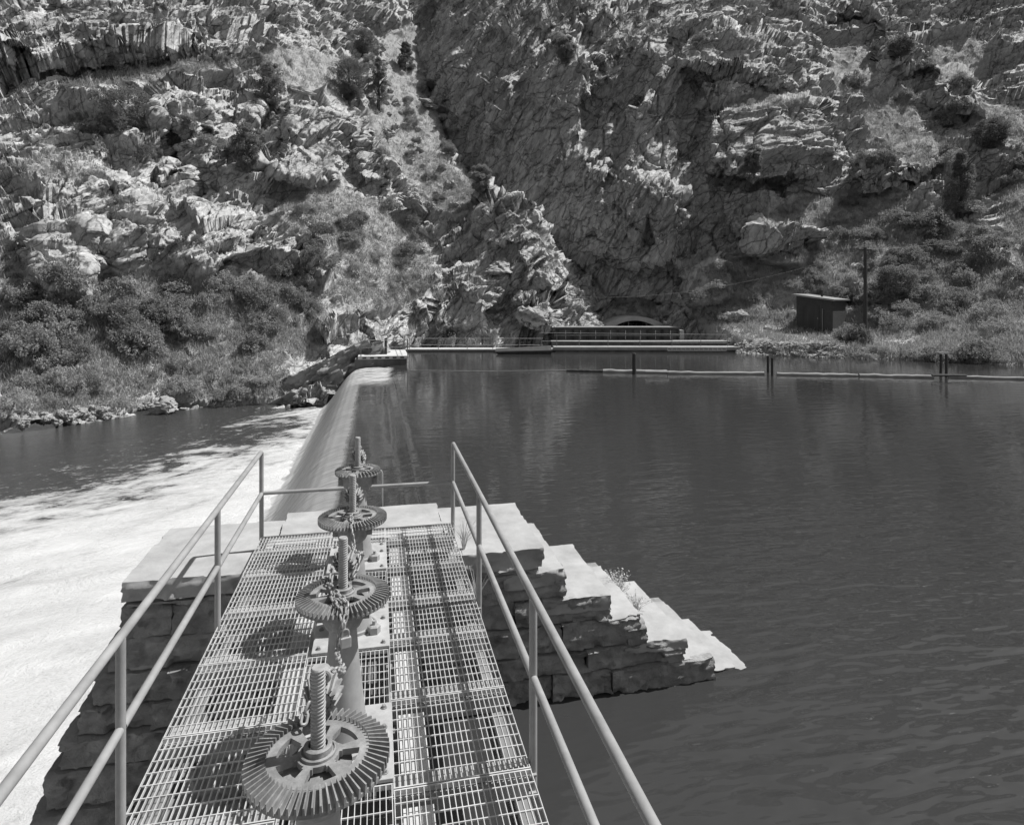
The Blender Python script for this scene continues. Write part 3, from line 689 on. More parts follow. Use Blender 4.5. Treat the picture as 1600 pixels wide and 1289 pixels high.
# ------------------------------------------------------------------ gear hoists
def gear_wheel(mb, Ro, Ri, nteeth, rw=.5, n=144, slope=.07, tooth_h=.022, web=.022):
    """bevel wheel in the xy plane: hub, six windows, ring with radial teeth on top"""
    rings = [.036, .058, Ri * .42, Ri * .48, Ri * .82, Ri]
    def win(i, k):
        a = (k / n * 6) % 1.0
        if i == 3: return .15 < a < .85
        if i == 2: return .21 < a < .79
        return False
    bm = bmesh.new(); vs = [[bm.verts.new((r * math.cos(2 * math.pi * k / n), r * math.sin(2 * math.pi * k / n), 0)) for k in range(n)] for r in rings]
    for i in range(len(rings) - 1):
        for k in range(n):
            if not win(i, k): bm.faces.new((vs[i][k], vs[i + 1][k], vs[i + 1][(k + 1) % n], vs[i][(k + 1) % n]))
    for v in [v for v in bm.verts if not v.link_faces]: bm.verts.remove(v)
    r_ = bmesh.ops.extrude_face_region(bm, geom=bm.faces[:])
    for e in r_['geom']:
        if isinstance(e, bmesh.types.BMVert): e.co.z -= web
    bmesh.ops.recalc_face_normals(bm, faces=bm.faces[:])
    bm.verts.index_update(); mb.add([v.co.copy() for v in bm.verts], [[v.index for v in f.verts] for f in bm.faces]); bm.free()
    zo = -(Ro - Ri) * slope * 3.2
    mb.lathe([(Ri - .001, -.001), (Ro - .004, zo - .010), (Ro - .004, zo - .024), (Ri + .01, -.034), (Ri - .001, -.022)], n, cap=False)
    for k in range(nteeth):
        a = 2 * math.pi * k / nteeth; M = Matrix.Rotation(a, 4, 'Z'); p = math.pi / nteeth
        v = []
        for (r, z, wf) in ((Ri + .002, .001, .40), (Ro, zo - .006, .40)):
            hw = r * p * wf
            hh = tooth_h * r / Ro
            v += [(r, -hw, z - .014), (r, hw, z - .014), (r, hw * .55, z + hh), (r, -hw * .55, z + hh)]
        mb.add([M @ Vector(q) for q in v], [(0, 1, 2, 3), (7, 6, 5, 4), (0, 4, 5, 1), (1, 5, 6, 2), (2, 6, 7, 3), (3, 7, 4, 0)])
def screw(mb, r, z0, z1, pitch=.0135, n=28):
    m_ = max(2, int((z1 - z0) / pitch * 6)); vs = []; fs = []
    for i in range(m_ + 1):
        z = z0 + (z1 - z0) * i / m_
        for k in range(n):
            ph = ((z - z0) / pitch - k / n) % 1.0
            rr = r - .0042 * (1 - min(1, max(0, (abs(ph - .5) * 2 - .28) / .30)))
            a = 2 * math.pi * k / n; vs.append((rr * math.cos(a), rr * math.sin(a), z))
    for i in range(m_):
        for k in range(n): k2 = (k + 1) % n; fs.append((i * n + k, i * n + k2, (i + 1) * n + k2, (i + 1) * n + k))
    b = len(vs)
    vs += [((r - .005) * math.cos(2 * math.pi * k / n), (r - .005) * math.sin(2 * math.pi * k / n), z1 + .006) for k in range(n)]
    fs += [(m_ * n + k, m_ * n + (k + 1) % n, b + (k + 1) % n, b + k) for k in range(n)] + [tuple(range(b, b + n))]
    mb.add(vs, fs)
ZG = H - 1.70
def hoist(x, y, label, Ro=.264, teeth=60, big=False, top=H - 1.385, spin=0, pr=.075):
    t = thing('gate_hoist', label, 'gate hoist', (x, y, DECK))
    zg = ZG - DECK
    pl = MB().box(-.28, .28, -.33, .33, .004, .024)
    pl = pl.build('base_plate', M_plate, t, bevel=.003)
    for (bx, by) in ((-.235, -.28), (.235, -.28), (-.235, .28), (.235, .28), (.235, 0.09), (-.235, 0.0)):
        MB().lathe([(.020, .024), (.020, .028)], 12, Matrix.Translation((bx, by, 0)), True).lathe([(.013, .028), (.013, .042), (.009, .045)], 6, Matrix.Translation((bx, by, 0)) @ Matrix.Rotation(.4 + bx * 9, 4, 'Z')).build('bolt', M_iron, pl)
    arc = [(.19 * math.cos(a_) + .0, .19 * math.sin(a_), .026) for a_ in np.linspace(-.9, .75, 14)]
    MB().tube(arc, .008, 6).build('curved_lip', M_plate, pl, True)
    MB().lathe([(.050, .024), (.050, .075), (.034, .085)], 6, Matrix.Translation((.165, -.12, 0))).lathe([(.014, .085), (.014, .115)], 6, Matrix.Translation((.165, -.12, 0))).build('anchor_lug', M_cast, pl)
    k = 1.25 if big else 1.0
    MB().lathe([(.165, .024), (.165, .045), (.150, .05), (.138, .10), (.118, .28), (.098, .46), (.084, .60), (.078, zg - .20), (.086, zg - .18)], 40).build('pedestal', M_cast, t, True)
    MB().lathe([(.086, zg - .195), (.100 * k, zg - .185), (.118 * k, zg - .150), (.122 * k, zg - .075), (.125 * k, zg - .045), (.10, zg - .04), (.06, zg - .03)], 40).box(.10 * k, .15 * k, -.03, .03, zg - .15, zg - .08).box(-.15 * k, -.10 * k, -.03, .03, zg - .15, zg - .08).build('bearing_housing', M_iron, t, True)
    mb = MB(); gear_wheel(mb, Ro, Ro * .70, teeth)
    gw_ = mb.build('bevel_gear', M_iron, t); gw_.location = (0, 0, zg); gw_.rotation_euler = (0, 0, spin)
    hb = MB().lathe([(.066, .000), (.066, .010), (.060, .013), (.058, .007), (.052, .009), (.052, .030), (.046, .034), (.036, .034), (.034, .022)], 36, cap=False).build('hub', M_iron, gw_, True)
    mb = MB(); screw(mb, .0275, -.10, top - ZG - .0); sc = mb.build('screw_stem', M_screw, t, True); sc.location = (0, 0, zg)
    # pinion with its shaft and arched bearing bracket on the far rim
    M = Matrix.Translation((0, Ro * .80, zg + .085)) @ Matrix.Rotation(R(-90), 4, 'X')
    mb = MB(); npt = 15; L0, L1 = -.045, .045
    mb.lathe([(pr * .50, L0), (pr * .84, L1), (pr * .84, L1 + .02), (.02, L1 + .02)], 30, M)
    for k_ in range(npt):
        a_ = 2 * math.pi * k_ / npt; Mt = M @ Matrix.Rotation(a_, 4, 'Z'); v = []
        for (zz, r0) in ((L0, pr * .5), (L1, pr * .84)):
            r1 = r0 + pr * .24; hw = r0 * math.pi / npt * .62
            v += [(r0 - .004, -hw, zz), (r0 - .004, hw, zz), (r1, hw * .5, zz), (r1, -hw * .5, zz)]
        mb.add([Mt @ Vector(q) for q in v], [(0, 1, 2, 3), (7, 6, 5, 4), (0, 4, 5, 1), (1, 5, 6, 2), (2, 6, 7, 3), (3, 7, 4, 0)])
    pn = mb.build('pinion', M_iron, t)
    MB().lathe([(.017, -.075), (.017, .16)], 16, M).build('shaft', M_screw, pn, True)
    br = MB(); yb = Ro * .80 + .095
    br.tube([(0, .09 * k, zg - .13), (0, .18, zg - .14), (0, yb, zg - .10), (0, yb, zg + .04)], [.034, .032, .030, .028], 12)
    br.lathe([(.034, -.024), (.040, -.015), (.040, .02), (.034, .03)], 20, Matrix.Translation((0, yb, zg + .085)) @ Matrix.Rotation(R(-90), 4, 'X'))
    br.tube([(0, yb, zg + .11), (0, yb - .02, zg + .145), (0, yb - .08, zg + .165), (0, yb - .11, zg + .163)], [.024, .026, .024, .020], 12)
    eye = [(.028 * math.cos(a_), yb - .12, zg + .176 + .024 * math.sin(a_)) for a_ in np.linspace(0, 2 * math.pi, 20, endpoint=False)]
    br.tube(eye, .0095, 8, closed=True)
    br.build('shaft_bracket', M_cast, t, True)
    return t
(g1, g2, g3, g4) = GEAR
hoist(*g1, 'nearest gear hoist, its large toothed wheel filling the bottom of the view', spin=.12)
hoist(*g2, 'second gear hoist from the camera, with the padlocked chain lying across its wheel', spin=.35)
hoist(*g3, 'third gear hoist from the camera, with a chain hanging from the front of its wheel', spin=.2)
hoist(*g4, 'farthest gear hoist, with a smaller coarse-toothed wheel on a wide round bearing housing', Ro=.222, teeth=36, big=True, spin=.5, pr=.07)

# ------------------------------------------------------------------ chains and padlock
def resample(pts, step):
    pts = [Vector(p) for p in pts]; fine = []
    for i in range(len(pts) - 1):                                  # Catmull-Rom
        p0, p1, p2, p3 = pts[max(i - 1, 0)], pts[i], pts[i + 1], pts[min(i + 2, len(pts) - 1)]
        for q in range(24):
            t_ = q / 24; fine.append(.5 * ((2 * p1) + (p2 - p0) * t_ + (2 * p0 - 5 * p1 + 4 * p2 - p3) * t_ ** 2 + (3 * p1 - p0 - 3 * p2 + p3) * t_ ** 3))
    fine.append(pts[-1]); out = [fine[0]]; acc = 0
    for a_, b in zip(fine[:-1], fine[1:]):
        seg_ = (b - a_).length; acc += seg_
        if acc >= step: out.append(b); acc = 0
    return out
def chain(label, pts, L=.054, W=.035, wr=.0060):
    mb = MB(); P_ = resample(pts, L - 2 * wr - .004)
    for i in range(len(P_) - 1):
        c = (P_[i] + P_[i + 1]) / 2; d = (P_[i + 1] - P_[i]).normalized(); u = d.orthogonal().normalized()
        u = Matrix.Rotation(R(90) * (i % 2) + .35 * math.sin(i * 2.3), 3, d) @ u; h = L / 2 - W / 2
        ring = []
        for k in range(16):
            a_ = 2 * math.pi * k / 16; cx, cy = math.cos(a_) * (W / 2 - wr), math.sin(a_) * (W / 2 - wr)
            ring.append(c + d * (cx + (h if cx > 0 else -h)) + u * cy)
        mb.tube(ring, wr, 7, closed=True)
    o = mb.build('chain', M_chain, None, True); return tag(o, label, 'chain')
zt = ZG
x1_, y1_ = g1; x2_, y2_ = g2; x3_, y3_ = g3; x4_, y4_ = g4
chain('steel chain hanging from the padlock down to the shaft behind the nearest gear wheel',
      [(x2_ + .00, y2_ - .285, zt - .075), (x2_ - .01, y2_ - .36, zt - .16), (x1_ + .06, y1_ + .60, zt - .04), (x1_ + .045, y1_ + .36, zt + .10), (x1_ + .02, y1_ + .25, zt + .155), (x1_ - .02, y1_ + .20, zt + .13), (x1_ - .065, y1_ + .14, zt + .05), (x1_ - .06, y1_ + .09, zt + .02)])
chain('loop of chain lying over the front teeth and hub of the second gear wheel',
      [(x2_ - .03, y2_ + .30, zt + .15), (x2_ - .06, y2_ + .20, zt + .10), (x2_ - .075, y2_ + .10, zt + .04), (x2_ - .055, y2_ - .02, zt + .022), (x2_ - .045, y2_ - .14, zt + .020), (x2_ - .01, y2_ - .22, zt + .012), (x2_ + .015, y2_ - .278, zt - .03), (x2_ + .02, y2_ - .29, zt - .08)])
chain('second strand of chain crossing the middle of the second gear wheel to the padlock',
      [(x2_ - .045, y2_ - .05, zt + .034), (x2_ + .00, y2_ - .13, zt + .032), (x2_ + .03, y2_ - .20, zt + .025), (x2_ + .03, y2_ - .27, zt - .01), (x2_ + .005, y2_ - .295, zt - .07)])
chain('long chain hanging from the third gear wheel down to the pinion of the second',
      [(x3_ - .01, y3_ - .02, zt + .02), (x3_ + .0, y3_ - .18, zt + .015), (x3_ + .005, y3_ - .285, zt - .03), (x3_ + .02, y3_ - .34, zt - .10), (x3_ + .03, y3_ - .52, zt - .08), (x2_ + .10, y2_ + .50, zt + .02), (x2_ + .085, y2_ + .30, zt + .10), (x2_ + .08, y2_ + .20, zt + .07), (x2_ + .05, y2_ + .15, zt + .02)])
chain('short chain hanging beside the pinion of the farthest gear hoist',
      [(x4_ + .03, y4_ + .24, zt + .13), (x4_ + .065, y4_ + .20, zt + .08), (x4_ + .055, y4_ + .12, zt + .02), (x4_ + .03, y4_ + .05, zt + .03)], L=.042, W=.028)
pk = thing('padlock', 'small square padlock hanging from the chain in front of the second gear wheel', 'padlock', (x2_ + .03, y2_ - .33, zt - .145), .3)
MB().box(-.028, .028, -.013, .013, 0, .055).build('body', M_plate, pk, bevel=.004)
MB().tube([(-.017, 0, .05)] + [(.017 * math.cos(a_), 0, .078 + .017 * math.sin(a_)) for a_ in np.linspace(math.pi, 0, 9)] + [(.017, 0, .05)], .0045, 8).build('shackle', M_chain, pk, True)
# thin pipe behind the pedestals
b_ = at(597, 786, 8.42)
MB().tube([(b_.x, b_.y, 1.2), (b_.x, b_.y, 2.14), (b_.x - .012, b_.y - .01, 2.175), (b_.x - .03, b_.y - .03, 2.19)], .014, 10).build('gauge_pipe', M_rail, None, True)
tag(bpy.data.objects['gauge_pipe'], 'thin pale pipe with a bent tip standing behind the farthest hoist', 'pipe')

# ------------------------------------------------------------------ far structures (set square to the lake's far shore)
def far_thing(name, label, cat, px, py, Y, rot=0, group=None):
    return thing(name, label, cat, at(px, py, Y), -YAW + rot, group)
def fx(px, Y): return (px - CX) / F * Y
def fz(py, Y): return H - (py - HY) * Y / F
def fbox(o, name, m, px0, px1, Y, Y2, z0, z1, bevel=0):
    """box between two pixel columns at distance Y, as a part of o (o sits unrotated in the camera-aligned frame)"""
    L = o.location; ox = L.x * cY - L.y * sY; oy = L.x * sY + L.y * cY
    return MB().box(fx(px0, Y) - ox, fx(px1, Y) - ox, Y - oy, Y2 - oy, z0 - L.z, z1 - L.z).build(name, m, o, bevel=bevel)
def loc(o, px, Y, z):
    L = o.location; ox = L.x * cY - L.y * sY; oy = L.x * sY + L.y * cY
    return (fx(px, Y) - ox, Y - oy, z - L.z)
# end wall of the weir with its small platform
ab = thing('weir_abutment', 'concrete end wall with a railed platform at the far end of the overflow weir', 'abutment', (0, CREST_END, 0))
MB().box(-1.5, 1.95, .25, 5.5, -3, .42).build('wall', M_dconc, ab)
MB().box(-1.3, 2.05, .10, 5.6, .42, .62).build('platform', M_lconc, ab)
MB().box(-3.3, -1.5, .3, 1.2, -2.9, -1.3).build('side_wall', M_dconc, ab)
for i, (x, y, tk) in enumerate(((-1.1, .2, .03), (.55, 1.6, .09), (2.0, .2, .03), (2.0, 5.4, .03), (-1.1, 5.4, .03))):
    MB().box(x - tk, x + tk, y - tk, y + tk, .62, 1.75).build('post', M_dwood if tk > .05 else M_beam, ab)
for z in (1.70, 1.2):
    MB().tube([(-1.1, .2, z), (2.0, .2, z), (2.0, 5.4, z)], .022, 8).build('rail', M_conc, ab)
for k in range(6): MB().box(-1.0 + k * .5, -.75 + k * .5, .06, .12, .47, .57).build('slot', M_dwood, ab)
# long low walkway on the far shore
fw = far_thing('shore_walkway', 'long low concrete walkway with pipe railing along the far shore of the lake', 'walkway', 633, 551, 54)
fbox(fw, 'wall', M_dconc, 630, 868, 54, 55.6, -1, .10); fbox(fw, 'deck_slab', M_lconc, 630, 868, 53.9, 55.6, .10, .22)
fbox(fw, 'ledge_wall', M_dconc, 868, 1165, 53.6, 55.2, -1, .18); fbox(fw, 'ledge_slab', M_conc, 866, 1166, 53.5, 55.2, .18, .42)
for p in (640, 685, 730, 770, 812, 846):
    a_ = loc(fw, p, 54.2, .2); MB().tube([a_, (a_[0], a_[1], fz(528, 54.2) - fw.location.z)], .028, 8).build('post', M_beam, fw)
for py in (529, 539): MB().tube([loc(fw, 633, 54.2, fz(py, 54.2)), loc(fw, 848, 54.2, fz(py, 54.2))], .022, 8).build('rail', M_beam2, fw)
for p in (870, 905, 950, 1000, 1050, 1095, 1137):
    a_ = loc(fw, p, 54.4, .4); MB().tube([a_, (a_[0], a_[1], fz(521, 54.4) - fw.location.z)], .022, 8).build('post', M_beam, fw)
for py in (521, 534): MB().tube([loc(fw, 846, 54.4, fz(py - 1, 54.4)), loc(fw, 1137, 54.4, fz(py + 2, 54.4))], .016, 8).build('rail', M_beam2, fw)
# intake with trash racks
ik = far_thing('intake_structure', 'long dark intake structure with plank panels and a flat black cap before the tunnel', 'intake', 865, 541, 58)
fbox(ik, 'panel_wall', M_dconc, 865, 1062, 58, 58.4, -.2, fz(514, 58)); fbox(ik, 'cap', M_dwood, 861, 1061, 57.4, 60, fz(514.5, 58), fz(511.5, 58))
fbox(ik, 'cap_edge', M_conc, 866, 1052, 57.9, 59.7, fz(511.4, 58), fz(511.0, 58)); fbox(ik, 'end_wall', M_conc, 1062, 1069, 57.8, 60, -.2, fz(516, 58))
fbox(ik, 'curb', M_dconc, 862, 1143, 56, 57.6, -.2, fz(534, 56)); fbox(ik, 'curb_top', M_beam2, 862, 1143, 55.95, 57.6, fz(534, 56), fz(533.4, 56))
for k in range(9): fbox(ik, 'post', M_dwood, 872.5 + 27.2 * k * .86 - 1.2, 872.5 + 27.2 * k * .86 + 1.2, 57.8, 57.995, .7, fz(514.6, 58))
for k in range(8): fbox(ik, 'stay', M_lconc, 884 + 27.2 * k * .86 - .5, 884 + 27.2 * k * .86 + .5, 57.85, 57.99, fz(530, 58), fz(516, 58))
fbox(ik, 'waler', M_beam, 866, 1061, 57.7, 57.79, fz(524.5, 58), fz(523, 58))
# tunnel portal
tn = far_thing('tunnel_portal', 'arched masonry tunnel mouth in the foot of the dark cliff', 'tunnel', 992, 520, 63)
mb = MB(); n = 40; A0 = math.pi; zc = -.85 - tn.location.z
def el(a_, r1, r2, y): return (r1 * math.cos(a_), y, zc + r2 * math.sin(a_))
v = []
for i in range(n + 1):
    a_ = math.pi * i / n; v += [el(a_, 3.5, 3.2, 0), el(a_, 4.6, 3.62, 0), el(a_, 4.6, 3.62, 4.5), el(a_, 3.5, 3.2, 4.5)]
mb.add(v, [(i * 4 + q, i * 4 + (q + 1) % 4, i * 4 + 4 + (q + 1) % 4, i * 4 + 4 + q) for i in range(n) for q in range(4)]).build('arch', M_lconc, tn)
MB().add([el(math.pi * i / n, 3.52, 3.22, 4.4) for i in range(n + 1)], [tuple(range(n + 1))]).build('bore_shade_sheet', M_black, tn)  # flat black sheet closing the arch, painted as the tunnel's unlit depth
for px in (983, 1011): MB().tube([(fx(px, 63) - fx(992, 63), .3, 1.0 - tn.location.z), (fx(px, 63) - fx(992, 63), .3, fz(503, 63) - tn.location.z)], .05, 8).build('stay', M_conc, tn)
# dark float and pale ladder at the far shore
fl = far_thing('float', 'dark flat float lying tilted on the water against the far walkway', 'float', 818, 549, 52)
MB().add([(-2.3, -.6, .0), (2.3, -.6, .10), (2.3, .9, .42), (-2.3, .9, .16), (-2.0, -.5, -.3), (2.2, -.5, -.3), (2.2, .8, -.3), (-2.0, .8, -.3)],
         [(0, 1, 2, 3), (7, 6, 5, 4), (0, 4, 5, 1), (1, 5, 6, 2), (2, 6, 7, 3), (3, 7, 4, 0)]).build('hull', M_dwood, fl)
MB().box(-2.3, 2.3, -.66, -.6, .06, .14, Matrix.Rotation(-.02, 4, 'Y')).build('edge_board', M_wood, fl)
ld = far_thing('ladder', 'pale ladder floating on its side along the far waterline', 'ladder', 1089, 548, 52.5)
hw_ = 46 * 52.5 / F
MB().box(-hw_, hw_, -.03, .03, .22, .28).box(-hw_, hw_, -.03, .03, -.02, .04).build('stile', M_lconc, ld)
for k in range(14): MB().box(-hw_ + k * 2 * hw_ / 13 - .025, -hw_ + k * 2 * hw_ / 13 + .025, -.025, .025, .04, .22).build('rung', M_lconc, ld)
# debris boom and piles
boom = [(885, 579, 941, 580.5, .10, M_dwood, 'dark waterlogged log at the left tip of the floating debris boom'),
        (942, 580.5, 1042, 582, .15, M_wood, 'pale thick log of the debris boom beside the single pile'),
        (1043, 583, 1194, 584, .13, M_wood, 'long pale log between the single pile and the middle pair of piles'),
        (1214, 585, 1340, 587, .12, M_wood, 'weathered log just right of the middle pair of piles'),
        (1342, 587, 1458, 589.5, .12, M_wood, 'weathered log of the boom ending at the right pair of piles'),
        (1482, 589, 1640, 593, .11, M_wood, 'log of the debris boom running out of view at the right')]
for (x0, y0, x1, y1, r, m_, lab) in boom:
    a_, b = atz(x0, y0, .05), atz(x1, y1, .05); N = 14
    pts = [a_.lerp(b, i / N) + Vector((0, random.uniform(-.03, .03), random.uniform(-.02, .02))) for i in range(N + 1)]
    tag(MB().tube(pts, [r * random.uniform(.88, 1.08) for _ in pts], 10).build('boom_log', m_, None, True), lab, 'log', 'logs of the floating debris boom')
a_ = atz(1043, 581, .16); b = atz(960, 580, .16)
for (x0, x1, y, lab) in ((1456, 1510, 586, 'thin plank lying across the boom beside the right pair of piles'), (1008, 1045, 580.5, 'pale plank resting on the boom log right of the single pile')):
    p, q = atz(x0, y, .24), atz(x1, y + .6, .22)
    tag(MB().tube([p, q], [.07, .07], 4).build('plank', M_wood if x0 < 1200 else M_dwood), lab, 'plank')
for (x, yb, yt, lab, gr) in ((991, 585, 552, 'single dark timber pile standing by the pale boom log', None), (1200, 582, 556, 'rear timber pile of the middle pair by the boom', None), (1206.5, 587.5, 559, 'front timber pile of the middle pair by the boom', None),
                             (1470, 583, 553, 'rear timber pile of the right pair, under a small cap board', None), (1478.5, 589, 553, 'front timber pile of the right pair, under a small cap board', None)):
    rp_ = .12 if x == 991 else .075; p = atz(x, yb, 0); Yc = F * H / (yb - HY); zt_ = fz(yt, Yc)
    tag(MB().lathe([(rp_ * 1.1, -2), (rp_, 0), (rp_ * .95, zt_ - .04), (rp_ * .8, zt_)], 12, Matrix.Translation((p.x, p.y, 0))).build('mooring_pile', M_dwood), lab, 'pile', 'mooring piles of the debris boom')
p = at(1475, 552, 37.0); tag(MB().box(-.35, .35, -.12, .12, 0, .05, Matrix.Translation(p) @ Matrix.Rotation(-YAW, 4, 'Z')).build('cap_board', M_wood), 'small pale board capping the right pair of piles', 'board')
tag(MB().tube([atz(640, 579, .03), atz(760, 580, .03), atz(886, 578.5, .05)], .02, 6).build('boom_cable', M_wood), 'thin cable floating from the boom tip towards the weir', 'cable')
# shed
q = find(1296, 517, SB); shY = 55.0
sh = thing('shed', 'small dark shed with a sloping roof on the grassy bank', 'shed', at(1272, 516.5, shY), -YAW - R(48))
mb = MB(); W2, D = 1.52, 2.9; hl, hr = 3.05, 2.62
mb.add([(-W2, 0, -.3), (W2, 0, -.3), (W2, D, -.3), (-W2, D, -.3), (-W2, 0, hl), (W2, 0, hr), (W2, D, hr), (-W2, D, hl)],
       [(0, 1, 5, 4), (1, 2, 6, 5), (2, 3, 7, 6), (3, 0, 4, 7), (4, 5, 6, 7), (3, 2, 1, 0)]).build('wall', M_shed, sh)
mb = MB()
for k in range(17): z = .05 + k * .15; mb.box(W2 + .002, W2 + .022, .02, D - .02, z, z + .125, Matrix.Rotation(0, 4, 'X'))
mb.build('side_cladding', M_shed, sh)
an = math.atan2(hl - hr, 2 * W2); Mr = Matrix.Translation((0, 0, (hl + hr) / 2 + .06)) @ Matrix.Rotation(an, 4, 'Y')
MB().box(-W2 - .28, W2 + .28, -.32, D + .25, -.05, .05, Mr).build('roof', M_shedl, sh)
MB().box(-W2 - .30, W2 + .30, -.36, -.322, -.09, .055, Mr).build('fascia', M_conc, sh)
MB().lathe([(.09, 0), (.09, .5), (.12, .5), (.12, .58)], 12, Matrix.Translation((.1, 1.4, (hl + hr) / 2 + .08))).build('vent_pipe', M_dwood, sh)
dr = MB().box(-.98, .42, -.045, -.003, .05, 2.15).build('door', M_pole, sh)
MB().box(.30, .36, -.085, -.046, 1.0, 1.12).build('handle', M_conc, dr)
MB().tube([(.72, -.06, -.1), (.72, -.06, 1.9)], .028, 8).build('conduit', M_conc, sh)
# utility pole with a lamp
pb = at(1352, 527, 50.5); ph = (527 - 387) * 50.5 / F
up = thing('utility_pole', 'tall dark timber pole carrying a curved lamp arm beside the shed', 'pole', pb, -YAW)
MB().lathe([(.17, -1), (.155, 0), (.115, ph)], 14).build('pole', M_pole, up, True)
zl = (527 - 413) * 50.5 / F
ar = MB().tube([(-.1, 0, zl - .25), (-.3, 0, zl + .02), (-.6, 0, zl + .05), (-.85, 0, zl - .02)], .045, 8).build('lamp_arm', M_lamp, up, True)
MB().lathe([(.05, .10), (.16, .05), (.26, -.10), (.24, -.16)], 16, Matrix.Translation((-.95, -.05, zl - .02))).build('lamp_head', M_lamp, ar, True)
MB().box(-.5, .5, -.03, .03, ph - .25, ph - .15).build('crossarm', M_pole, up)
def wire(label, A, B, sag, r=.011):
    pts = [A.lerp(B, t_) + Vector((0, 0, -sag * 4 * t_ * (1 - t_))) for t_ in np.linspace(0, 1, 30)]
    tag(MB().tube(pts, r, 5).build('power_line', M_rail), label, 'wire')
top = Vector((pb.x, pb.y, pb.z + ph - .12))
wire('thin power line running from the pole out of view at the right', top, at(1640, 345, 47), .5)
wire('thin power line running from the pole across the dark cliff to the left', top, at(900, 464, 62), 1.2)

# ------------------------------------------------------------------ loose rocks
def rock_mesh(name, seed, flat=.7):
    bm = bmesh.new(); bmesh.ops.create_icosphere(bm, subdivisions=4, radius=1)
    co = np.array([v.co[:] for v in bm.verts]); d = 1 + .28 * cells(co + seed * 7.3, (.9, .9, .9), seed, 1.1) + .10 * cells(co + seed, (.35, .35, .35), seed + 3) + .08 * fbm(co + seed, .5, 3, seed)
    co = co * d[:, None] * np.array([1, .8, flat])
    for v, c in zip(bm.verts, co): v.co = c
    me = bpy.data.meshes.new(name); bm.to_mesh(me); bm.free(); me.materials.append(M_boulder); return me
rocks = [rock_mesh('boulder', i + 1, .55 + .06 * (i % 4)) for i in range(7)]
def put_rock(name, p, s_, label, group=None, k=None, sq=(1, 1, 1)):
    o = bpy.data.objects.new(name, rocks[random.randrange(7) if k is None else k]); COL.objects.link(o)
    o.location = p; o.scale = (s_ * sq[0], s_ * sq[1], s_ * sq[2]); o.rotation_euler = (random.uniform(-.4, .4), random.uniform(-.4, .4), random.uniform(0, 6.28))
    return tag(o, label, 'boulder', group)
nR = 0
for k in range(150):
    x = random.uniform(1150, 1312); t_ = (x - 1150) / 160; rs_ = random.uniform(.16, .40); y = random.uniform(536 + 5 * t_, 556 + 7 * t_)
    q = find(x, y, SB)
    if q: put_rock('riprap_stone', q[0] + Vector((0, 0, .02)), rs_, ('larger' if rs_ > .28 else 'smaller') + ' broken stone of the riprap bank, ' + ('walkway end' if x < 1205 else 'middle' if x < 1260 else 'brush end') + (', upper row' if y < 546 + 6 * t_ else ', lower row'), 'riprap stones along the lake edge')
for k in range(90):
    x = random.uniform(-10, 480); rs_ = random.uniform(.10, .34); q = find(x, 664 - .075 * x + random.uniform(-20, 3), SA)
    if q and q[0].z > LOW - .3: put_rock('shore_stone', q[0], rs_, ('bigger' if rs_ > .22 else 'small') + ' stone on the river bank below the brush, ' + ('left end' if x < 110 else 'left of the pale boulder' if x < 250 else 'right of the pale boulder' if x < 370 else 'next to the outcrop'), 'small stones along the river edge')
for k in range(46):
    y = random.uniform(70, 330); x = 655 + .25 * (y - 180) + random.uniform(-55, 40); q = find(x, y, SA); rs_ = random.uniform(.2, .7)
    if q: put_rock('scree_stone', q[0], rs_, ('large' if rs_ > .45 else 'small') + ' angular stone lying in the scree gully beside the dark cliff, ' + ('top' if y < 150 else 'middle' if y < 240 else 'foot') + ' of the gully', 'stones in the scree gully')
q = find(258, 638, SA); put_rock('boulder', at(258, 636, 39.0), .66, 'pale pointed boulder at the edge of the river', None, 2, (1, .9, 1.0))
for (x, y, s_, lab, sq) in ((226, 524, 1.1, 'pale layered boulder among the brush above the river', (1, 1, .9)), (648, 320, 1.25, 'pale slab lying on the scree slope, the highest loose rock left of the cliff', (1.3, 1, .6)),
                        (1290 / 2 + 15, 392, .5, 'small pale rock in the middle of the brushy slope', (1, 1, .9)), (552, 382, .8, 'angular pale rock left of centre on the brushy slope', (1, 1, 1)), (502, 405, .6, 'small rock beside the upper brush patch', (1, 1, 1)),
                        (668, 160, 1.3, 'dark edged rock at the top of the scree gully', (1.4, 1, .7)), (466, 140, 1.1, 'flat rock on the slope above the ribbed outcrop', (1.3, 1, .6)), (1275, 300, .9, 'low rock on the bench below the square cliff block', (1.4, 1, .6)),
                        (1144, 495, .9, 'dark rock at the back of the terrace, left of the shed', (1.2, 1, .9)), (1203, 511, .55, 'low flat rock in the grass left of the shed', (1.5, 1, .6)), (1395, 448, .8, 'flat topped rock in the brush right of the pole', (1.4, 1, .7)),
                        (490, 640, .55, 'wet rock at the foot of the weir', (1.2, 1, .8)), (835, 495, 1.3, 'rounded rock above the far walkway', (1, 1, .9)), (782, 420, 1.2, 'blocky rock on the knob above the walkway', (1, 1, .8)), (850, 440, 1.1, 'very pale rock face on the shoulder left of the tunnel', (.7, 1, 1.3))):
    q = find(x, y)
    if q: put_rock('boulder', q[0], s_, lab, None, None, sq)
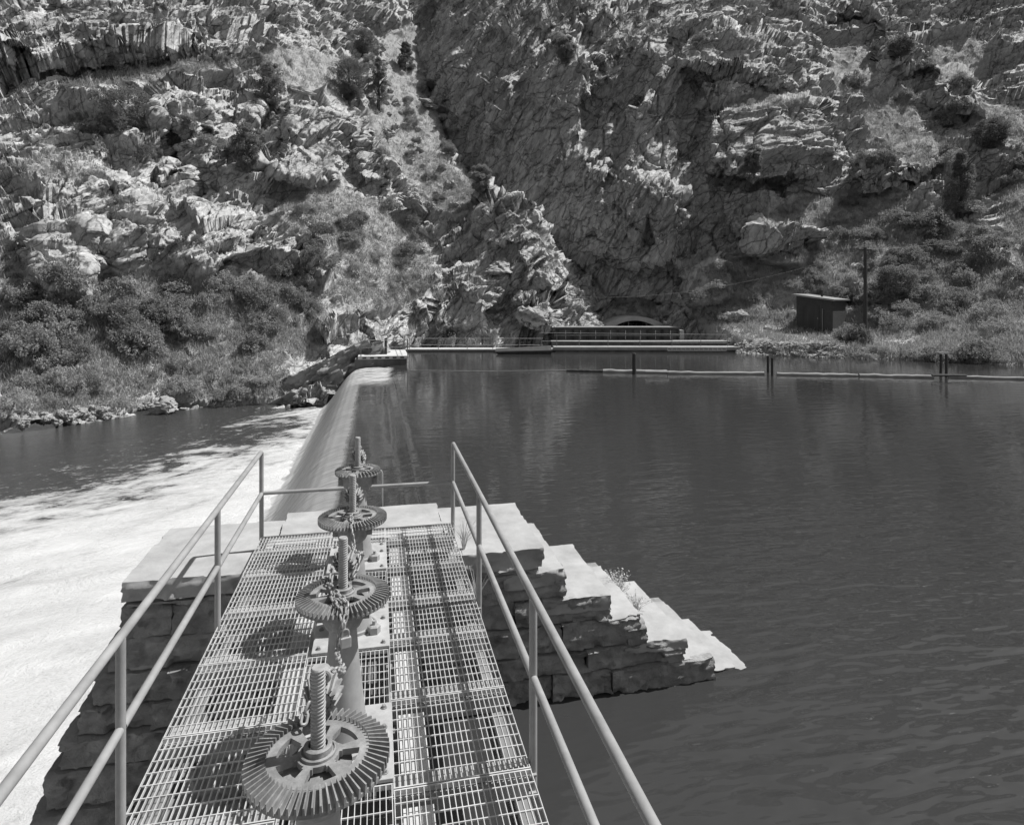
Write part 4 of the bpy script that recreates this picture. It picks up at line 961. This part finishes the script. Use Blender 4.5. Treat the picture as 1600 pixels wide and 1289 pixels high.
# tilted beds of rock at the near side of the weir's far end
oc = thing('rock_outcrop', 'bedded rock outcrop sloping down to the river beside the end of the weir', 'outcrop', at(497, 607, 42.3), -YAW)
Mo = Matrix.Rotation(R(-27), 4, 'Y')
for i, (xa, xb, ya, yb, za, zb) in enumerate([(-4.4, 3.4, -.5, 3, -2.4, -.62), (-3.9, 3.8, .2, 3.8, -.60, .50), (-2.6, 4.8, 1.2, 4.8, .52, 1.75)]):
    o = rough_blocks('bed', [(xa, xb, ya, yb, za, zb)], M_terr2, oc, .55, 70 + i, res=.08, topamp=.12, fs=6); o.rotation_euler = (R(-7), R(-25), R(6))

# ------------------------------------------------------------------ vegetation
def leaves(n, clumps, crad, size, seed, top=None):
    r_ = np.random.default_rng(seed); c = clumps[r_.integers(0, len(clumps), n)]
    d = r_.normal(size=(n, 3)); d /= np.linalg.norm(d, axis=1, keepdims=True); rr = r_.uniform(.35, 1, n) ** .6
    p = c[:, :3] + d * (rr * (c[:, 3] if clumps.shape[1] > 3 else crad))[:, None] * np.array([1, 1, .8])
    u = r_.normal(size=(n, 3)); u /= np.linalg.norm(u, axis=1, keepdims=True); w_ = np.cross(u, r_.normal(size=(n, 3))); w_ /= np.linalg.norm(w_, axis=1, keepdims=True)
    s_ = (size * r_.uniform(.6, 1.3, n))[:, None]
    V = np.stack([p - u * s_, p + w_ * s_ * .5, p + u * s_, p - w_ * s_ * .5], 1).reshape(-1, 3)
    return V, np.arange(4 * n).reshape(n, 4)
def bush_data(seed, n=1500, size=.075, h=.75):
    r_ = np.random.default_rng(seed); k = int(r_.integers(26, 40)); th = r_.uniform(0, 2 * np.pi, k); rr = np.sqrt(r_.uniform(0, 1, k)) * .75
    cl = np.stack([rr * np.cos(th), rr * np.sin(th), h * (1 - rr ** 2) * r_.uniform(.35, 1, k) + .12, r_.uniform(.12, .34, k)], 1)
    V, Fq = leaves(n, cl, .25, size, seed + 1); V[:, 2] = np.maximum(V[:, 2], -.15); return V, Fq
bushes = []
for kind, (mt, cnt, n, sz, h) in {'d': (M_leaf, 5, 3000, .050, .85), 'l': (M_leafl, 3, 2400, .042, .8)}.items():
    for i in range(cnt):
        V, Fq = bush_data(100 + i * 3 + (50 if kind == 'l' else 0), n, sz, h); o = npmesh('foliage', V, Fq, mt); bushes.append((kind, o.data)); bpy.data.objects.remove(o)
cnt_b = 0
def bush(px, py, r, kind, label, group, S=None):
    global cnt_b
    q = find(px, py, S)
    if not q: return
    o = bpy.data.objects.new('bush', random.choice([b_[1] for b_ in bushes if b_[0] == kind])); COL.objects.link(o)
    o.location = q[0] - Vector((0, 0, r * .12)); o.scale = (r * random.uniform(.95, 1.3), r * random.uniform(.95, 1.3), r * random.uniform(1.0, 1.5)); o.rotation_euler = (random.uniform(-.15, .15), random.uniform(-.15, .15), random.uniform(0, 6.28))
    tag(o, label, 'bush', group); cnt_b += 1
regions = [
    (150, 520, 150, 75, 40, .9, 1.5, 'd', 'SA', 'leafy scrub bush in the dense thicket above the left river bank'), (340, 505, 95, 60, 26, .9, 1.5, 'd', 'SA', 'dark scrub bush below the rock face near the river bend'),
    (330, 600, 110, 30, 20, .5, 1.0, 'l', 'SA', 'pale feathery bush near the river edge'), (110, 622, 100, 28, 20, .5, 1.0, 'l', 'SA', 'pale feathery bush at the lower left river bank'),
    (470, 455, 70, 40, 16, .7, 1.2, 'd', 'SA', 'scrub bush on the slope above the rock outcrop'), (560, 375, 110, 55, 26, .8, 1.3, 'd', 'SA', 'scrub bush on the open slope left of the scree gully'),
    (620, 430, 90, 40, 12, .6, 1.0, 'l', 'SA', 'pale bush on the slope above the far walkway'), (650, 230, 60, 110, 30, .6, 1.1, 'd', 'SA', 'scrub bush in the scree gully beside the dark cliff'), (530, 110, 80, 50, 7, .9, 1.5, 'd', 'SA', 'bush near the junipers high on the slope'),
    (200, 270, 190, 170, 22, .5, 1.0, 'd', 'SA', 'small bush growing from cracks of the left rock face'), (240, 100, 170, 20, 8, .6, 1.0, 'd', 'SA', 'small bush under the high ledge at top left'),
    (1430, 410, 120, 65, 36, .8, 1.4, 'd', 'SB', 'scrub bush on the slope behind the pole'), (1480, 500, 110, 28, 26, .7, 1.2, 'l', 'SB', 'pale bush in the thicket right of the pole'), (1455, 560, 125, 12, 34, .7, 1.1, 'l', 'SB', 'bush overhanging the lake edge at the right'),
    (1325, 536, 26, 10, 6, .7, 1.1, 'd', 'SB', 'dark round bush at the lake edge in front of the pole'), (1340, 340, 70, 40, 14, .8, 1.2, 'd', 'SB', 'bush on the bench below the square cliff block'), (1240, 435, 70, 30, 12, .6, 1.1, 'd', 'SB', 'bush on the slope behind the shed'),
    (1145, 455, 55, 45, 14, .7, 1.2, 'l', 'SB', 'pale bush on the slope left of the shed'), (1100, 500, 60, 10, 8, .5, .8, 'l', 'SB', 'low bush on the terrace right of the tunnel'), (990, 483, 55, 9, 8, .4, .8, 'l', 'SB', 'low bush on top of the tunnel portal'),
    (1420, 190, 110, 90, 24, .8, 1.5, 'd', 'SB', 'bush on the upper right slope'), (1200, 158, 90, 10, 7, .5, .9, 'l', 'SB', 'grassy bush on top of the square cliff block'), (1010, 60, 200, 35, 14, .7, 1.3, 'd', 'SB', 'bush at the top of the central cliff'), (1170, 290, 50, 40, 6, .7, 1.2, 'd', 'SB', 'bush in the cleft left of the square cliff block'),
    (1560, 330, 90, 120, 18, .9, 1.5, 'd', 'SB', 'bush on the slope at the far right'), (1290, 512, 8, 2, 1, .5, .7, 'l', 'SB', 'small bush at the corner of the shed'), (1375, 470, 70, 20, 12, .7, 1.2, 'd', 'SB', 'dark bush between the shed and the pole')]
for (x, y, rx, ry, n, r0, r1, kind, S, lab) in regions:
    n = max(1, int(n * (.78 if rx > 140 else .60) + .5))
    for i in range(n):
        a_ = random.uniform(0, 6.283); r_ = math.sqrt(random.random()); dx_, dy_ = r_ * math.cos(a_), r_ * math.sin(a_); rad = random.uniform(r0, r1)
        q_ = (rad - r0) / (r1 - r0); l2 = ('big ' if q_ > .66 else 'middling ' if q_ > .33 else 'small ') + lab
        if n > 6: l2 += ', ' + ('upper ' if dy_ < 0 else 'lower ') + ('left' if dx_ < -.3 else 'right' if dx_ > .3 else 'middle') + ' part'
        bush(x + rx * dx_, y + ry * dy_, rad * 1.08, kind, l2, 'bushes: ' + lab, SA if S == 'SA' else SB)
print('BUSHES', cnt_b)
def tree(px, py, hpx, wpx, label, kind='cone', cat='tree', S=None, name='tree', mt=None):
    q = find(px, py, S)
    if not q: print('NO TREE', px, py); return
    p, Y, _ = q; h = hpx * Y / F; w_ = wpx * Y / F / 2; sd = int(px * 7 + py); r_ = np.random.default_rng(sd)
    t = thing(name, label, cat, p - Vector((0, 0, .2)))
    n = 80; zz = r_.uniform(.12, 1, n); th = r_.uniform(0, 6.283, n)
    if kind == 'cone': prof_ = (1 - zz) ** .75 + .08; z0 = 0
    else: prof_ = np.sqrt(np.clip(1 - ((zz - .6) / .45) ** 2, .02, 1)); z0 = .1
    rr = prof_ * w_ * r_.uniform(.35, .85, n)
    cl = np.stack([rr * np.cos(th), rr * np.sin(th), zz * h * .93, w_ * r_.uniform(.18, .34, n) * (.5 + .5 * prof_)], 1)
    V, Fq = leaves(15000, cl, .3, .075, sd); npmesh('crown', V, Fq, mt or (M_leafd if kind == 'cone' else M_leaf)).parent = t
    mb = MB(); mb.tube([(0, 0, -.4), (.05, .03, h * .3), (-.04, .05, h * .62), (0, 0, h * .88)], [.05 * h ** .8, .035 * h ** .8, .02 * h, .008 * h], 8)
    for k in range(9):
        a_, z_ = r_.uniform(0, 6.28), h * r_.uniform(.2, .7); c = Vector((math.cos(a_), math.sin(a_), 0)) * w_ * .7
        mb.tube([(0, 0, z_), tuple(c * .5 + Vector((0, 0, z_ + .12 * h))), tuple(c + Vector((0, 0, z_ + .2 * h)))], [.014 * h, .009 * h, .004 * h], 5)
    mb.build('trunk', M_bark, t)
tree(592, 168, 88, 40, 'tall pointed dark juniper on the slope left of the scree gully', 'cone', name='juniper_tree')
tree(546, 160, 68, 62, 'broad dark juniper standing left of the tall pointed one', 'round', name='juniper_tree', mt=M_leafd)
tree(568, 84, 40, 52, 'dark bushy juniper highest above the pointed one', 'round', name='juniper_tree', mt=M_leafd)
tree(634, 110, 50, 36, 'dark juniper on the rock spur right of the pointed one', 'cone', name='juniper_tree')
tree(200, 222, 88, 98, 'spreading leafy tree with a dark trunk on the left rock face', 'round', mt=M_leafd)
tree(422, 180, 84, 52, 'loose grey-green tree above the ribbed outcrop', 'round')
tree(385, 268, 82, 54, 'leafy tree in the cleft left of the ribbed outcrop', 'round', mt=M_leafd)
tree(750, 306, 50, 38, 'small round tree at the edge where the slope meets the dark cliff', 'round')
tree(1502, 338, 110, 70, 'tall dark open tree on the right hand slope', 'cone', S=SB, mt=M_leafd)
tree(1548, 232, 50, 60, 'dark bushy juniper near the right edge above the tall tree', 'round', S=SB, mt=M_leafd)
tree(1545, 300, 60, 50, 'dark tree below the bushy juniper at the right edge', 'round', S=SB, mt=M_leafd)
tree(1408, 90, 34, 44, 'round bush-like tree high on the upper right slope', 'round', S=SB)
tree(1176, 270, 46, 30, 'thin tree in the cleft left of the square cliff block', 'round', S=SB, mt=M_leafd)
tree(885, 100, 44, 36, 'dark juniper at the top of the central cliff', 'round', S=SB, mt=M_leafd)
tree(1140, 300, 40, 30, 'small tree on the ledge beside the pale buttress', 'round', S=SB)
tree(1400, 470, 60, 70, 'leafy willow-like tree behind the pole', 'round', S=SB)
# grass and low scrub nobody could count
def scatter(S, n, weight, seed):
    r_ = np.random.default_rng(seed); w_ = weight.ravel().astype(float); vis = (S['px'].ravel() > -120) & (S['px'].ravel() < 1720) & (S['P'][..., 2].ravel() > (.05 if S is SB else LOW + .1)); w_ = w_ * vis; w_ /= w_.sum()
    k = r_.choice(len(w_), n, p=w_); return S['P'].reshape(-1, 3)[k] + r_.normal(size=(n, 3)) * .06, S['Y'].ravel()[k]
def grass(name, pts, hs, nb, mt, seed):
    r_ = np.random.default_rng(seed); n = len(pts) * nb; base = np.repeat(pts, nb, 0) + r_.normal(size=(n, 3)) * np.array([.14, .14, .03])
    h = hs * r_.uniform(.5, 1.3, n); lean = r_.normal(size=(n, 2)) * .35 * h[:, None]; side = r_.normal(size=(n, 2)); side /= np.linalg.norm(side, axis=1, keepdims=True); side *= .016 + .03 * r_.random((n, 1))
    z = np.zeros((n, 1)); A = base + np.hstack([side, z]); B = base - np.hstack([side, z]); C = base + np.hstack([lean, h[:, None]])
    V = np.stack([A, B, C], 1).reshape(-1, 3); return tag(npmesh(name, V, np.arange(3 * n).reshape(n, 3), mt), kind='stuff')
soilw = lambda S: (1 - S['rock']) ** 1.5 + .04
for (nm, S, n, lab) in (('grass', SA, 15000, 'short dry grass growing over the open left slope'), ('grass', SB, 15000, 'short dry grass growing over the terrace and the right slope')):
    p, _ = scatter(S, n, soilw(S), 5); tag(grass(nm, p, .38, 7, M_leafl, 6), lab, 'grass')
def lowscrub(S, n, seed, lab):
    p, Y = scatter(S, n, soilw(S) + .10, seed); r_ = np.random.default_rng(seed); cl = np.hstack([p + np.array([0, 0, .10]), r_.uniform(.14, .45, (n, 1))])
    V, Fq = leaves(n * 34, cl, .3, .062, seed + 1); tag(npmesh('low_scrub', V, Fq, M_leaf), lab, 'scrub', kind='stuff')
lowscrub(SA, 5200, 21, 'low scrub scattered over the left hillside'); lowscrub(SB, 4300, 22, 'low scrub scattered over the right hillside')
# weeds on the pier
def weed(p, h, n, spread, label, seed, heads=True):
    r_ = random.Random(seed); mb = MB(); lf = MB()
    for i in range(n):
        a_ = r_.uniform(0, 6.28); rr = r_.uniform(.1, 1) * spread; hh = h * r_.uniform(.6, 1.1)
        e = Vector((math.cos(a_) * rr, math.sin(a_) * rr, hh)); m1 = Vector((e.x * .35, e.y * .35, hh * .55))
        mb.tube([(e.x * .08, e.y * .08, 0), m1, e], [.004, .003, .0015], 4)
        if heads:
            for q in range(7):
                c = m1.lerp(e, q / 6) + Vector((r_.uniform(-.02, .02), r_.uniform(-.02, .02), 0)); s_ = .013
                d = Vector((r_.uniform(-1, 1), r_.uniform(-1, 1), r_.uniform(-.3, 1))).normalized(); u = d.orthogonal().normalized()
                lf.add([c - d * s_, c + u * s_ * .5, c + d * s_, c - u * s_ * .5], [(0, 1, 2, 3)])
    t = thing('weed', label, 'weed', p); mb.build('stems', M_dry, t)
    if heads: lf.build('leaves', M_dry, t)
weed((3.05, 7.75, .53), .38, 46, .20, 'dry pale weed growing in the joint of the pier steps', 1)
weed((3.2, 7.5, .50), .22, 24, .18, 'low dry weed beside the taller one on the pier steps', 2)
weed((.93, 6.95, 1.70), .30, 26, .16, 'thin dry grass tuft beside the end of the lake side handrail', 3, False)
weed((.98, 6.35, 1.35), .34, 30, .20, 'dry grass tuft hanging beside the walkway edge below the coping', 4, False)
